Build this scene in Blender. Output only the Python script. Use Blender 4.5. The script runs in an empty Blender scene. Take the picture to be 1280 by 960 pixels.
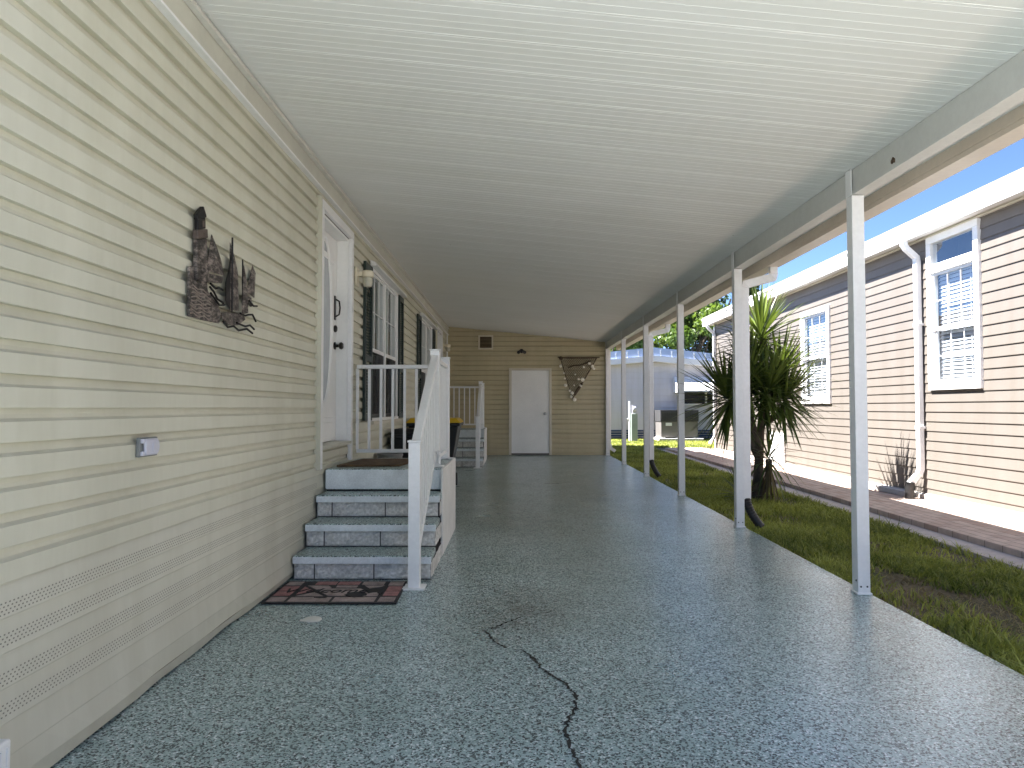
import bpy, bmesh, math, random
import numpy as np
from mathutils import Vector, Matrix, Quaternion

random.seed(7)
rng = np.random.default_rng(11)
scene = bpy.context.scene
COL = scene.collection
R = math.radians

# ------------------------------------------------------------------ materials
def new_mat(name):
    m = bpy.data.materials.new(name); m.use_nodes = True
    nt = m.node_tree
    return m, nt, nt.nodes['Principled BSDF']

def nd(nt, t, **kw):
    n = nt.nodes.new(t)
    for k, v in kw.items(): setattr(n, k, v)
    return n

def lk(nt, a, b): nt.links.new(a, b)

def coords(nt, scale=(1, 1, 1), obj=True):
    tc = nd(nt, 'ShaderNodeTexCoord'); mp = nd(nt, 'ShaderNodeMapping')
    mp.inputs['Scale'].default_value = scale
    lk(nt, tc.outputs['Object'], mp.inputs['Vector'])
    return mp.outputs['Vector']

def ramp(nt, fac, stops, interp='LINEAR'):
    r = nd(nt, 'ShaderNodeValToRGB'); cr = r.color_ramp; cr.interpolation = interp
    while len(cr.elements) < len(stops): cr.elements.new(0.5)
    for e, (p, c) in zip(cr.elements, stops):
        e.position = p; e.color = (*c, 1) if len(c) == 3 else c
    lk(nt, fac, r.inputs['Fac']); return r.outputs['Color']

def noise(nt, vec, scale, detail=4, rough=0.6, dist=0.0):
    n = nd(nt, 'ShaderNodeTexNoise')
    n.inputs['Scale'].default_value = scale; n.inputs['Detail'].default_value = detail
    n.inputs['Roughness'].default_value = rough; n.inputs['Distortion'].default_value = dist
    lk(nt, vec, n.inputs['Vector']); return n.outputs['Fac']

def mix(nt, fac, a, b, mode='MIX'):
    m = nd(nt, 'ShaderNodeMix', data_type='RGBA', blend_type=mode)
    for s, v in ((m.inputs[0], fac), (m.inputs[6], a), (m.inputs[7], b)):
        if isinstance(v, bpy.types.NodeSocket): lk(nt, v, s)
        elif isinstance(v, (int, float)): s.default_value = v
        else: s.default_value = (*v, 1)
    return m.outputs[2]

def bump(nt, p, height, strength=0.3, dist=0.002):
    b = nd(nt, 'ShaderNodeBump'); b.inputs['Strength'].default_value = strength
    b.inputs['Distance'].default_value = dist
    lk(nt, height, b.inputs['Height']); lk(nt, b.outputs['Normal'], p.inputs['Normal'])

def simple(name, base, rough=0.5, var=0.12, nscale=3.0, fine=0.0, fscale=60, metal=0.0, bmp=0.0, bscale=150,
           stretch=(1, 1, 1), spec=0.5):
    m, nt, p = new_mat(name)
    v = coords(nt, stretch)
    n1 = noise(nt, v, nscale, 5)
    lo = tuple(c * (1 - var) for c in base); hi = tuple(min(1, c * (1 + var)) for c in base)
    col = ramp(nt, n1, [(0.3, lo), (0.7, hi)])
    if fine:
        n2 = noise(nt, v, fscale, 2)
        col = mix(nt, 1.0, col, ramp(nt, n2, [(0.3, (1 - fine,) * 3), (0.7, (1 + fine * 0.3,) * 3)]), 'MULTIPLY')
    lk(nt, col, p.inputs['Base Color'])
    p.inputs['Roughness'].default_value = rough; p.inputs['Metallic'].default_value = metal
    p.inputs['Specular IOR Level'].default_value = spec
    if bmp: bump(nt, p, noise(nt, v, bscale, 3), bmp)
    return m

M = {}
def siding_mat(name, base, grain_axis, dirt=0.10):
    m, nt, p = new_mat(name)
    v = coords(nt)
    st = [1, 1, 1]; st[grain_axis] = 0.06
    g = coords(nt, tuple(st))
    big = noise(nt, v, 0.9, 5, 0.6)
    sv = coords(nt, (3.0, 3.0, 0.35))
    streak = noise(nt, sv, 1.6, 5, 0.65)
    col = ramp(nt, big, [(0.3, tuple(c * (1 - dirt) for c in base)), (0.7, tuple(c * (1 + dirt * 0.4) for c in base))])
    col = mix(nt, 1.0, col, ramp(nt, streak, [(0.32, (0.90, 0.895, 0.87)), (0.62, (1.0, 1.0, 1.0))]), 'MULTIPLY')
    lk(nt, col, p.inputs['Base Color'])
    p.inputs['Roughness'].default_value = 0.48
    p.inputs['Specular IOR Level'].default_value = 0.35
    bump(nt, p, noise(nt, g, 55, 4), 0.25, 0.0015)
    return m
M['cream_y'] = siding_mat('cream vinyl along', (0.60, 0.585, 0.485), 1)
M['cream_x'] = siding_mat('cream vinyl across', (0.52, 0.46, 0.31), 0)
M['skirt'] = siding_mat('skirting vinyl', (0.585, 0.572, 0.487), 1, 0.12)
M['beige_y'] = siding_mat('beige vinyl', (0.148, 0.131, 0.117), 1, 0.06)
M['lilac_x'] = siding_mat('pale lilac aluminium', (0.62, 0.60, 0.63), 0, 0.04)
M['white'] = simple('white painted metal', (0.78, 0.785, 0.79), 0.38, 0.05, 2.2, 0.05, 30)
M['white_vinyl'] = simple('white vinyl', (0.80, 0.80, 0.80), 0.35, 0.04, 2.5, 0.04, 40)
M['beam_white'] = simple('shade toned beam enamel', (0.60, 0.605, 0.58), 0.45, 0.06, 1.5, 0.05, 30)  # shade on the beam's inner face is put into this greyer white
M['white_old'] = simple('aged white aluminium', (0.66, 0.65, 0.60), 0.42, 0.10, 1.3, 0.08, 25)
M['trim_cream'] = simple('cream trim', (0.60, 0.56, 0.47), 0.45, 0.08, 2.0)
M['fascia'] = simple('tan fascia', (0.54, 0.53, 0.46), 0.5, 0.1, 1.5, 0.05, 20)
M['gutter'] = simple('almond gutter', (0.62, 0.56, 0.48), 0.4, 0.08, 1.5, 0.05, 25)
M['door_white'] = simple('white door paint', (0.80, 0.80, 0.79), 0.42, 0.05, 1.8, 0.03, 30)
M['green'] = simple('dark green shutter', (0.009, 0.023, 0.019), 0.45, 0.2, 3.0)
M['black'] = simple('black plastic', (0.012, 0.012, 0.013), 0.5, 0.2, 4.0)
M['black_metal'] = simple('black hardware', (0.02, 0.019, 0.018), 0.35, 0.2, 5.0, metal=0.6)
M['nickel'] = simple('nickel', (0.45, 0.43, 0.40), 0.3, 0.1, 5.0, metal=1.0)
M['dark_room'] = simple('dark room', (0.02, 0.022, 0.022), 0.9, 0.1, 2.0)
M['curtain'] = simple('curtain cloth', (0.33, 0.38, 0.35), 0.9, 0.08, 6.0, 0.05, 200)
M['blind'] = simple('white blind', (0.74, 0.74, 0.75), 0.5, 0.03, 2.0)
M['concrete_paint'] = simple('grey blue painted concrete', (0.70, 0.74, 0.77), 0.6, 0.13, 7.0, 0.12, 90, bmp=0.4, bscale=60)
M['block'] = simple('split face block', (0.64, 0.625, 0.60), 0.85, 0.2, 9.0, 0.3, 45, bmp=1.0, bscale=38)
M['mortar'] = simple('dark mortar', (0.06, 0.055, 0.055), 0.9, 0.2, 8.0)
M['stucco'] = simple('painted stucco', (0.70, 0.69, 0.67), 0.7, 0.08, 4.0, 0.08, 60, bmp=0.6, bscale=70)
M['yellow'] = simple('yellow plastic', (0.62, 0.40, 0.02), 0.4, 0.1, 4.0)
M['bin_black'] = simple('black bin plastic', (0.010, 0.011, 0.012), 0.45, 0.2, 4.0)
M['grey_plastic'] = simple('grey plastic', (0.16, 0.17, 0.17), 0.5, 0.1, 4.0)
M['box_grey'] = simple('pale grey plastic', (0.50, 0.50, 0.58), 0.4, 0.06, 8.0)
M['lamp_cream'] = simple('cream lamp enamel', (0.72, 0.66, 0.52), 0.4, 0.06, 8.0)
M['louver'] = simple('brown louver', (0.11, 0.075, 0.045), 0.6, 0.2, 8.0)
M['coir'] = simple('coir', (0.12, 0.075, 0.04), 0.95, 0.35, 14.0, 0.4, 220, bmp=0.8, bscale=250)
M['rubber'] = simple('black rubber', (0.014, 0.013, 0.013), 0.7, 0.25, 10.0, bmp=0.5, bscale=120)
M['mat_red'] = simple('mat rose', (0.33, 0.165, 0.16), 0.9, 0.35, 18.0, 0.3, 160, bmp=0.5, bscale=220)
M['mat_grey'] = simple('mat grey rose', (0.34, 0.275, 0.26), 0.9, 0.35, 12.0, 0.35, 150, bmp=0.5, bscale=220)
M['shell'] = simple('sea shell', (0.85, 0.80, 0.70), 0.45, 0.2, 30.0)
M['net'] = simple('fishing net twine', (0.085, 0.062, 0.042), 0.9, 0.3, 10.0)
M['wood_dark'] = simple('driftwood', (0.09, 0.06, 0.04), 0.85, 0.3, 10.0)
M['navy'] = simple('navy blue skirting', (0.035, 0.06, 0.15), 0.5, 0.15, 2.0)
M['roof_blue'] = simple('pale blue roof metal', (0.42, 0.52, 0.72), 0.4, 0.08, 1.2)
M['unit_grey'] = simple('grey unit metal', (0.15, 0.14, 0.135), 0.5, 0.12, 2.0)
M['unit_dark'] = simple('dark grille', (0.045, 0.045, 0.048), 0.6, 0.2, 3.0)  # shade inside the grille is put into this dark colour
M['pedestal'] = simple('green grey pedestal', (0.30, 0.36, 0.33), 0.5, 0.1, 3.0)
M['foundation'] = simple('cream foundation', (0.46, 0.43, 0.39), 0.8, 0.08, 3.0, 0.08, 50)
M['shingle'] = simple('grey shingle', (0.16, 0.155, 0.15), 0.9, 0.25, 12.0)
M['metal_roof'] = simple('white metal roof', (0.62, 0.62, 0.62), 0.45, 0.08, 1.0)
M['brown_trunk'] = simple('bark', (0.10, 0.08, 0.06), 0.95, 0.35, 14.0, 0.3, 60, bmp=1.0, bscale=40, stretch=(1, 1, 0.3))

def ceiling_mat():
    m, nt, p = new_mat('carport roof enamel')
    v = coords(nt); s = coords(nt, (0.25, 3.0, 1))
    a = noise(nt, v, 0.5, 4); b = noise(nt, s, 1.3, 6, 0.7)
    col = ramp(nt, a, [(0.3, (0.745, 0.752, 0.735)), (0.7, (0.805, 0.812, 0.795))])
    col = mix(nt, 1.0, col, ramp(nt, b, [(0.3, (0.965, 0.965, 0.945)), (0.6, (1, 1, 1))]), 'MULTIPLY')
    vo = nd(nt, 'ShaderNodeTexVoronoi'); vo.inputs['Scale'].default_value = 3.1; lk(nt, v, vo.inputs['Vector'])
    spk = ramp(nt, vo.outputs['Distance'], [(0.02, (0.35, 0.33, 0.3)), (0.032, (1, 1, 1))])
    n3 = noise(nt, v, 1.7, 2)
    msk = ramp(nt, n3, [(0.56, (0, 0, 0)), (0.6, (1, 1, 1))])
    col = mix(nt, msk, col, mix(nt, 1.0, col, spk, 'MULTIPLY'))
    lk(nt, col, p.inputs['Base Color'])
    p.inputs['Roughness'].default_value = 0.7
    p.inputs['Specular IOR Level'].default_value = 0.25
    return m
M['ceiling'] = ceiling_mat()

def floor_mat():
    m, nt, p = new_mat('teal flake floor coating')
    v = coords(nt)
    wob = nd(nt, 'ShaderNodeVectorMath', operation='ADD')
    nn = nd(nt, 'ShaderNodeTexNoise'); nn.inputs['Scale'].default_value = 140; lk(nt, v, nn.inputs['Vector'])
    sc = nd(nt, 'ShaderNodeVectorMath', operation='SCALE'); sc.inputs['Scale'].default_value = 0.008
    lk(nt, nn.outputs['Color'], sc.inputs[0]); lk(nt, v, wob.inputs[0]); lk(nt, sc.outputs[0], wob.inputs[1])
    vo = nd(nt, 'ShaderNodeTexVoronoi'); vo.inputs['Scale'].default_value = 155
    lk(nt, wob.outputs[0], vo.inputs['Vector'])
    sep = nd(nt, 'ShaderNodeSeparateColor'); lk(nt, vo.outputs['Color'], sep.inputs[0])
    col = ramp(nt, sep.outputs[0], [(0.0, (0.006, 0.014, 0.016)), (0.20, (0.10, 0.17, 0.17)), (0.25, (0.33, 0.455, 0.455)),
                                    (0.60, (0.40, 0.525, 0.53)), (0.91, (0.76, 0.84, 0.85))], 'CONSTANT')
    vo2 = nd(nt, 'ShaderNodeTexVoronoi'); vo2.inputs['Scale'].default_value = 105
    lk(nt, wob.outputs[0], vo2.inputs['Vector'])
    sep2 = nd(nt, 'ShaderNodeSeparateColor'); lk(nt, vo2.outputs['Color'], sep2.inputs[0])
    col = mix(nt, ramp(nt, sep2.outputs[1], [(0.90, (0, 0, 0)), (0.905, (0.85,) * 3)]), col, (0.03, 0.05, 0.05))
    big = noise(nt, v, 0.8, 5)
    col = mix(nt, 1.0, col, ramp(nt, big, [(0.28, (0.80, 0.82, 0.78)), (0.5, (0.98, 0.97, 0.96)), (0.72, (1.08, 1.08, 1.08))]), 'MULTIPLY')
    # grime worn into the coating round the crack and along the walking line
    def blob(cx, cy, rx, ry, edge):
        mp = nd(nt, 'ShaderNodeMapping'); mp.inputs['Location'].default_value = (-cx / rx, -cy / ry, 0)
        mp.inputs['Scale'].default_value = (1 / rx, 1 / ry, 0)
        tc = nd(nt, 'ShaderNodeTexCoord'); lk(nt, tc.outputs['Object'], mp.inputs['Vector'])
        ln = nd(nt, 'ShaderNodeVectorMath', operation='LENGTH'); lk(nt, mp.outputs[0], ln.inputs[0])
        ad = nd(nt, 'ShaderNodeMath', operation='ADD'); lk(nt, ln.outputs['Value'], ad.inputs[0])
        ns = noise(nt, v, 5.0, 5, 0.65)
        ml = nd(nt, 'ShaderNodeMath', operation='MULTIPLY'); lk(nt, ns, ml.inputs[0]); ml.inputs[1].default_value = 0.9
        lk(nt, ml.outputs[0], ad.inputs[1])
        return ramp(nt, ad.outputs[0], [(0.45, (edge,) * 3), (1.35, (0, 0, 0))])
    col = mix(nt, blob(0.06, 4.2, 0.8, 1.2, 0.75), col, mix(nt, 1.0, col, (0.46, 0.40, 0.37), 'MULTIPLY'))
    col = mix(nt, blob(0.1, 7.5, 0.95, 3.4, 0.55), col, mix(nt, 1.0, col, (0.55, 0.52, 0.48), 'MULTIPLY'))
    lk(nt, col, p.inputs['Base Color'])
    rn = noise(nt, v, 2.3, 5)
    lk(nt, ramp(nt, rn, [(0.3, (0.26,) * 3), (0.7, (0.40,) * 3)]), p.inputs['Roughness'])
    p.inputs['Specular IOR Level'].default_value = 0.5
    p.inputs['Coat Weight'].default_value = 0.4
    p.inputs['Coat Roughness'].default_value = 0.22
    bump(nt, p, vo.outputs['Distance'], 0.18, 0.002)
    return m
M['floor'] = floor_mat()
M['vent_slot'] = simple('shaded vent slot', (0.20, 0.19, 0.165), 0.8, 0.1, 8.0)
M['crack'] = simple('crack dirt', (0.035, 0.034, 0.030), 0.95, 0.4, 40.0)

def ground_mat():
    m, nt, p = new_mat('soil and thatch')
    v = coords(nt)
    a = noise(nt, v, 1.6, 6, 0.65); b = noise(nt, v, 30, 4, 0.7)
    col = ramp(nt, a, [(0.35, (0.075, 0.085, 0.032)), (0.48, (0.14, 0.12, 0.07)), (0.66, (0.22, 0.175, 0.13))])
    col = mix(nt, 1.0, col, ramp(nt, b, [(0.3, (0.55, 0.52, 0.5)), (0.7, (1.2, 1.15, 1.1))]), 'MULTIPLY')
    lk(nt, col, p.inputs['Base Color']); p.inputs['Roughness'].default_value = 0.95
    bump(nt, p, b, 0.9, 0.02)
    return m
M['soil'] = ground_mat()

def paver_mat():
    m, nt, p = new_mat('mixed red clay pavers')
    v = coords(nt)
    sw = nd(nt, 'ShaderNodeMapping'); sw.inputs['Rotation'].default_value = (0, 0, R(90))
    lk(nt, v, sw.inputs['Vector'])
    br = nd(nt, 'ShaderNodeTexBrick'); lk(nt, sw.outputs[0], br.inputs['Vector'])
    br.inputs['Scale'].default_value = 1.0
    br.inputs['Brick Width'].default_value = 0.22; br.inputs['Row Height'].default_value = 0.11
    br.inputs['Mortar Size'].default_value = 0.005; br.inputs['Mortar Smooth'].default_value = 0.3
    br.inputs['Color1'].default_value = (0, 0, 0, 1); br.inputs['Color2'].default_value = (1, 1, 1, 1)
    br.inputs['Mortar'].default_value = (0.5, 0.5, 0.5, 1)
    c = ramp(nt, br.outputs['Color'], [(0.0, (0.46, 0.33, 0.265)), (0.35, (0.54, 0.42, 0.345)), (0.7, (0.58, 0.47, 0.395)), (1.0, (0.50, 0.38, 0.315))])
    n = noise(nt, v, 9, 5)
    c = mix(nt, 1.0, c, ramp(nt, n, [(0.3, (0.8, 0.79, 0.78)), (0.7, (1.1, 1.1, 1.1))]), 'MULTIPLY')
    c = mix(nt, br.outputs['Fac'], c, (0.22, 0.18, 0.15))
    lk(nt, c, p.inputs['Base Color']); p.inputs['Roughness'].default_value = 0.85
    inv = nd(nt, 'ShaderNodeMath', operation='SUBTRACT'); inv.inputs[0].default_value = 1.0
    lk(nt, br.outputs['Fac'], inv.inputs[1]); bump(nt, p, inv.outputs[0], 0.6, 0.006)
    return m
M['paver'] = paver_mat()
M['concrete'] = simple('weathered concrete', (0.55, 0.54, 0.52), 0.85, 0.16, 2.0, 0.15, 60, bmp=0.5, bscale=80)
M['curb'] = simple('path kerb', (0.52, 0.47, 0.43), 0.85, 0.15, 5.0, 0.15, 70, bmp=0.5, bscale=80)
M['asphalt'] = simple('asphalt', (0.06, 0.06, 0.062), 0.9, 0.2, 3.0, 0.25, 90)

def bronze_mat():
    m, nt, p = new_mat('bronze patina and highlights')
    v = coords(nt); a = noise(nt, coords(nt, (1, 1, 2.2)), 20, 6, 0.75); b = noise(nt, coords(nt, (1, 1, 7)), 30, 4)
    col = ramp(nt, a, [(0.3, (0.012, 0.011, 0.010)), (0.47, (0.07, 0.06, 0.055)), (0.63, (0.34, 0.29, 0.26))])  # random tones also paint bright highlights and dark crevices into the colour
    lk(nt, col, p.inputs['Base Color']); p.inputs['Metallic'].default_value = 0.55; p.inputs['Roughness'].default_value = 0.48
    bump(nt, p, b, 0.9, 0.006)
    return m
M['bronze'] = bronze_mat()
M['bronze_dark'] = simple('dark bronze', (0.012, 0.011, 0.011), 0.5, 0.35, 14, metal=0.5)
M['bronze_relief'] = simple('bright relief bronze', (0.30, 0.25, 0.22), 0.45, 0.3, 20, metal=0.5)  # lighter tone for the raised surf lines
M['bronze_light'] = simple('worn copper bronze', (0.13, 0.10, 0.085), 0.5, 0.35, 18, metal=0.5, bmp=0.8, bscale=60)

def glass_mat(name, tint, trans):
    m, nt, p = new_mat(name)
    nt.nodes.remove(p); out = nt.nodes['Material Output']
    tr = nd(nt, 'ShaderNodeBsdfTransparent'); tr.inputs[0].default_value = (*tint, 1)
    gl = nd(nt, 'ShaderNodeBsdfGlossy'); gl.inputs['Roughness'].default_value = 0.03
    gl.inputs[0].default_value = (0.95, 0.97, 1.0, 1)
    fr = nd(nt, 'ShaderNodeLayerWeight'); fr.inputs[0].default_value = 0.5
    pw = nd(nt, 'ShaderNodeMath', operation='POWER'); pw.inputs[1].default_value = 5.0; lk(nt, fr.outputs['Facing'], pw.inputs[0])
    ad = nd(nt, 'ShaderNodeMath', operation='MULTIPLY_ADD'); ad.inputs[1].default_value = 0.9; ad.inputs[2].default_value = 0.05 + trans
    ad.use_clamp = True
    nz = noise(nt, coords(nt), 1.1, 2)
    bp = nd(nt, 'ShaderNodeBump'); bp.inputs['Strength'].default_value = 0.012; bp.inputs['Distance'].default_value = 0.02
    lk(nt, nz, bp.inputs['Height']); lk(nt, bp.outputs[0], gl.inputs['Normal'])
    lk(nt, pw.outputs[0], ad.inputs[0])
    mx = nd(nt, 'ShaderNodeMixShader'); lk(nt, ad.outputs[0], mx.inputs[0]); lk(nt, tr.outputs[0], mx.inputs[1]); lk(nt, gl.outputs[0], mx.inputs[2])
    lk(nt, mx.outputs[0], out.inputs[0])
    return m
M['glass'] = glass_mat('window glass', (0.92, 0.96, 0.95), 0.02)
M['glass_refl'] = glass_mat('low e window glass', (0.80, 0.85, 0.90), 0.12)
def screen_mat():
    m, nt, p = new_mat('insect screen'); out = nt.nodes['Material Output']
    p.inputs['Base Color'].default_value = (0.03, 0.03, 0.032, 1); p.inputs['Roughness'].default_value = 0.9
    p.inputs['Specular IOR Level'].default_value = 0.1
    tr = nd(nt, 'ShaderNodeBsdfTransparent'); mx = nd(nt, 'ShaderNodeMixShader'); mx.inputs[0].default_value = 0.72
    lk(nt, tr.outputs[0], mx.inputs[1]); lk(nt, p.outputs[0], mx.inputs[2]); lk(nt, mx.outputs[0], out.inputs[0])
    return m
M['screen'] = screen_mat()
M['frosted'] = simple('frosted door glass', (0.42, 0.45, 0.48), 0.12, 0.1, 6.0)
M['jar'] = simple('ribbed jar glass', (0.46, 0.44, 0.36), 0.15, 0.2, 30.0)

def leaf_mat(name, lo, hi, trans=0.25, rough=0.45, nscale=2.2):
    m, nt, p = new_mat(name)
    at = nd(nt, 'ShaderNodeAttribute'); at.attribute_name = 'tone'
    n = noise(nt, coords(nt), nscale, 3)
    ad = nd(nt, 'ShaderNodeMath', operation='ADD'); lk(nt, at.outputs['Fac'], ad.inputs[0]); lk(nt, n, ad.inputs[1])
    ml = nd(nt, 'ShaderNodeMath', operation='MULTIPLY'); lk(nt, ad.outputs[0], ml.inputs[0]); ml.inputs[1].default_value = 0.5
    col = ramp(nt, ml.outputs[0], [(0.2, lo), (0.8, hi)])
    lk(nt, col, p.inputs['Base Color']); p.inputs['Roughness'].default_value = rough
    p.inputs['Specular IOR Level'].default_value = 0.35
    out = nt.nodes['Material Output']
    tl = nd(nt, 'ShaderNodeBsdfTranslucent'); lk(nt, mix(nt, 1.0, col, (1.3, 1.35, 0.7), 'MULTIPLY'), tl.inputs[0])
    mx = nd(nt, 'ShaderNodeMixShader'); mx.inputs[0].default_value = trans
    lk(nt, p.outputs[0], mx.inputs[1]); lk(nt, tl.outputs[0], mx.inputs[2]); lk(nt, mx.outputs[0], out.inputs[0])
    return m
M['grass'] = leaf_mat('grass blade', (0.06, 0.095, 0.016), (0.46, 0.48, 0.135), 0.4, 0.45, 1.5)
M['straw'] = leaf_mat('dry grass', (0.12, 0.09, 0.04), (0.42, 0.34, 0.19), 0.2, 0.7, 5.0)
M['yucca'] = leaf_mat('yucca leaf', (0.024, 0.045, 0.013), (0.17, 0.22, 0.05), 0.2, 0.35, 3.0)
M['yucca_dry'] = leaf_mat('dry yucca leaf', (0.05, 0.045, 0.02), (0.16, 0.125, 0.06), 0.1, 0.6, 3.0)
M['tree_leaf'] = leaf_mat('tree leaf', (0.045, 0.085, 0.014), (0.14, 0.20, 0.04), 0.3, 0.45, 0.6)
M['tree_leaf_dark'] = leaf_mat('dark tree leaf', (0.03, 0.06, 0.02), (0.09, 0.14, 0.045), 0.25, 0.45, 0.6)

# ------------------------------------------------------------------ mesh builder
ORIGIN = {}
class MB:
    def __init__(s): s.v = []; s.f = []; s.m = []; s.cur = 0
    def quad(s, *pts):
        b = len(s.v); s.v += [tuple(p) for p in pts]; s.f.append(tuple(range(b, b + len(pts)))); s.m.append(s.cur)
    def box(s, x0, x1, y0, y1, z0, z1):
        s.hexa([(x0, y0, z0), (x1, y0, z0), (x1, y1, z0), (x0, y1, z0), (x0, y0, z1), (x1, y0, z1), (x1, y1, z1), (x0, y1, z1)])
    def hexa(s, p):
        b = len(s.v); s.v += [tuple(q) for q in p]
        for f in ((3, 2, 1, 0), (4, 5, 6, 7), (0, 1, 5, 4), (1, 2, 6, 5), (2, 3, 7, 6), (3, 0, 4, 7)):
            s.f.append(tuple(b + i for i in f)); s.m.append(s.cur)
    def bar(s, a, c, w, h, up=(0, 0, 1)):
        a = Vector(a); c = Vector(c); d = (c - a).normalized(); u = Vector(up)
        if abs(d.dot(u)) > 0.98: u = Vector((0, 1, 0))
        r = d.cross(u).normalized() * (w / 2); u2 = r.cross(d).normalized() * (h / 2)
        s.hexa([a - r - u2, a + r - u2, c + r - u2, c - r - u2, a - r + u2, a + r + u2, c + r + u2, c - r + u2])
    def tube(s, path, rad, n=10, cap=True):
        path = [Vector(p) for p in path]; k = len(path)
        if not hasattr(rad, '__len__'): rad = [rad] * k
        b = len(s.v); ref = None
        for i, p in enumerate(path):
            d = (path[min(i + 1, k - 1)] - path[max(i - 1, 0)]).normalized()
            if ref is None or abs(ref.dot(d)) > 0.97:
                ref = Vector((0, 0, 1)) if abs(d.z) < 0.9 else Vector((1, 0, 0))
            u = (ref - d * ref.dot(d)).normalized(); w = d.cross(u); ref = u
            for j in range(n):
                t = 2 * math.pi * j / n; s.v.append(tuple(p + (u * math.cos(t) + w * math.sin(t)) * rad[i]))
        for i in range(k - 1):
            for j in range(n):
                s.f.append((b + i * n + j, b + i * n + (j + 1) % n, b + (i + 1) * n + (j + 1) % n, b + (i + 1) * n + j)); s.m.append(s.cur)
        if cap:
            s.f.append(tuple(b + j for j in reversed(range(n)))); s.m.append(s.cur)
            s.f.append(tuple(b + (k - 1) * n + j for j in range(n))); s.m.append(s.cur)
    def rect_tube(s, path, w, h, side):
        """rectangular duct along path; side = vector giving the width direction"""
        path = [Vector(p) for p in path]; k = len(path); b = len(s.v); sd = Vector(side).normalized()
        for i, p in enumerate(path):
            d1 = (path[i] - path[i - 1]).normalized() if i else None
            d2 = (path[i + 1] - path[i]).normalized() if i < k - 1 else None
            d = (d1 or d2) if not (d1 and d2) else (d1 + d2).normalized()
            n_ = d.cross(sd).normalized()
            sc = 1.0 if not (d1 and d2) else 1 / max(0.5, math.cos(d1.angle(d2) / 2))
            for a, c in ((-1, -1), (1, -1), (1, 1), (-1, 1)):
                s.v.append(tuple(p + sd * (a * w / 2) + n_ * (c * h / 2 * sc)))
        for i in range(k - 1):
            for j in range(4):
                s.f.append((b + i * 4 + j, b + i * 4 + (j + 1) % 4, b + i * 4 + 4 + (j + 1) % 4, b + i * 4 + 4 + j)); s.m.append(s.cur)
        s.f.append((b + 3, b + 2, b + 1, b)); s.m.append(s.cur)
        e = b + (k - 1) * 4; s.f.append((e, e + 1, e + 2, e + 3)); s.m.append(s.cur)
    def lathe(s, prof, c, axis='z', n=20):
        b = len(s.v); c = Vector(c)
        for r, h in prof:
            for j in range(n):
                t = 2 * math.pi * j / n; x, y = r * math.cos(t), r * math.sin(t)
                q = {'z': (x, y, h), 'x': (h, x, y), 'y': (x, h, y)}[axis]
                s.v.append(tuple(c + Vector(q)))
        for i in range(len(prof) - 1):
            for j in range(n):
                s.f.append((b + i * n + j, b + i * n + (j + 1) % n, b + (i + 1) * n + (j + 1) % n, b + (i + 1) * n + j)); s.m.append(s.cur)
        s.f.append(tuple(b + j for j in reversed(range(n)))); s.m.append(s.cur)
        e = b + (len(prof) - 1) * n; s.f.append(tuple(e + j for j in range(n))); s.m.append(s.cur)
    def prism(s, poly, d0, d1, fn):
        """poly in (u,w); fn(u,w,d) -> xyz"""
        n = len(poly); b = len(s.v)
        s.v += [tuple(fn(u, w, d0)) for u, w in poly] + [tuple(fn(u, w, d1)) for u, w in poly]
        s.f.append(tuple(b + i for i in reversed(range(n)))); s.m.append(s.cur)
        s.f.append(tuple(b + n + i for i in range(n))); s.m.append(s.cur)
        for i in range(n):
            j = (i + 1) % n; s.f.append((b + i, b + j, b + n + j, b + n + i)); s.m.append(s.cur)
    def build(s, name, mats, parent=None, bevel=0.0, smooth=False, kind=None, tone=None, fixn=True):
        if not isinstance(mats, (list, tuple)): mats = [mats]
        o3 = ORIGIN.get(parent, Vector((0, 0, 0))) if parent else Vector((0, 0, 0))
        me = bpy.data.meshes.new(name)
        vv = [(a - o3.x, b - o3.y, c - o3.z) for a, b, c in s.v] if parent else s.v
        me.from_pydata(vv, [], s.f)
        for m in mats: me.materials.append(M[m])
        if len(mats) > 1: me.polygons.foreach_set('material_index', s.m)
        if fixn:
            bm = bmesh.new(); bm.from_mesh(me); bmesh.ops.recalc_face_normals(bm, faces=bm.faces); bm.to_mesh(me); bm.free()
        if smooth:
            me.polygons.foreach_set('use_smooth', [True] * len(me.polygons)); me.set_sharp_from_angle(angle=R(38))
        me.update()
        o = bpy.data.objects.new(name, me); COL.objects.link(o)
        if parent: o.parent = parent; ORIGIN[o] = o3
        if bevel:
            bv = o.modifiers.new('bevel', 'BEVEL'); bv.width = bevel; bv.segments = 2; bv.limit_method = 'ANGLE'; bv.angle_limit = R(40)
        if kind: o['kind'] = kind
        return o

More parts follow.
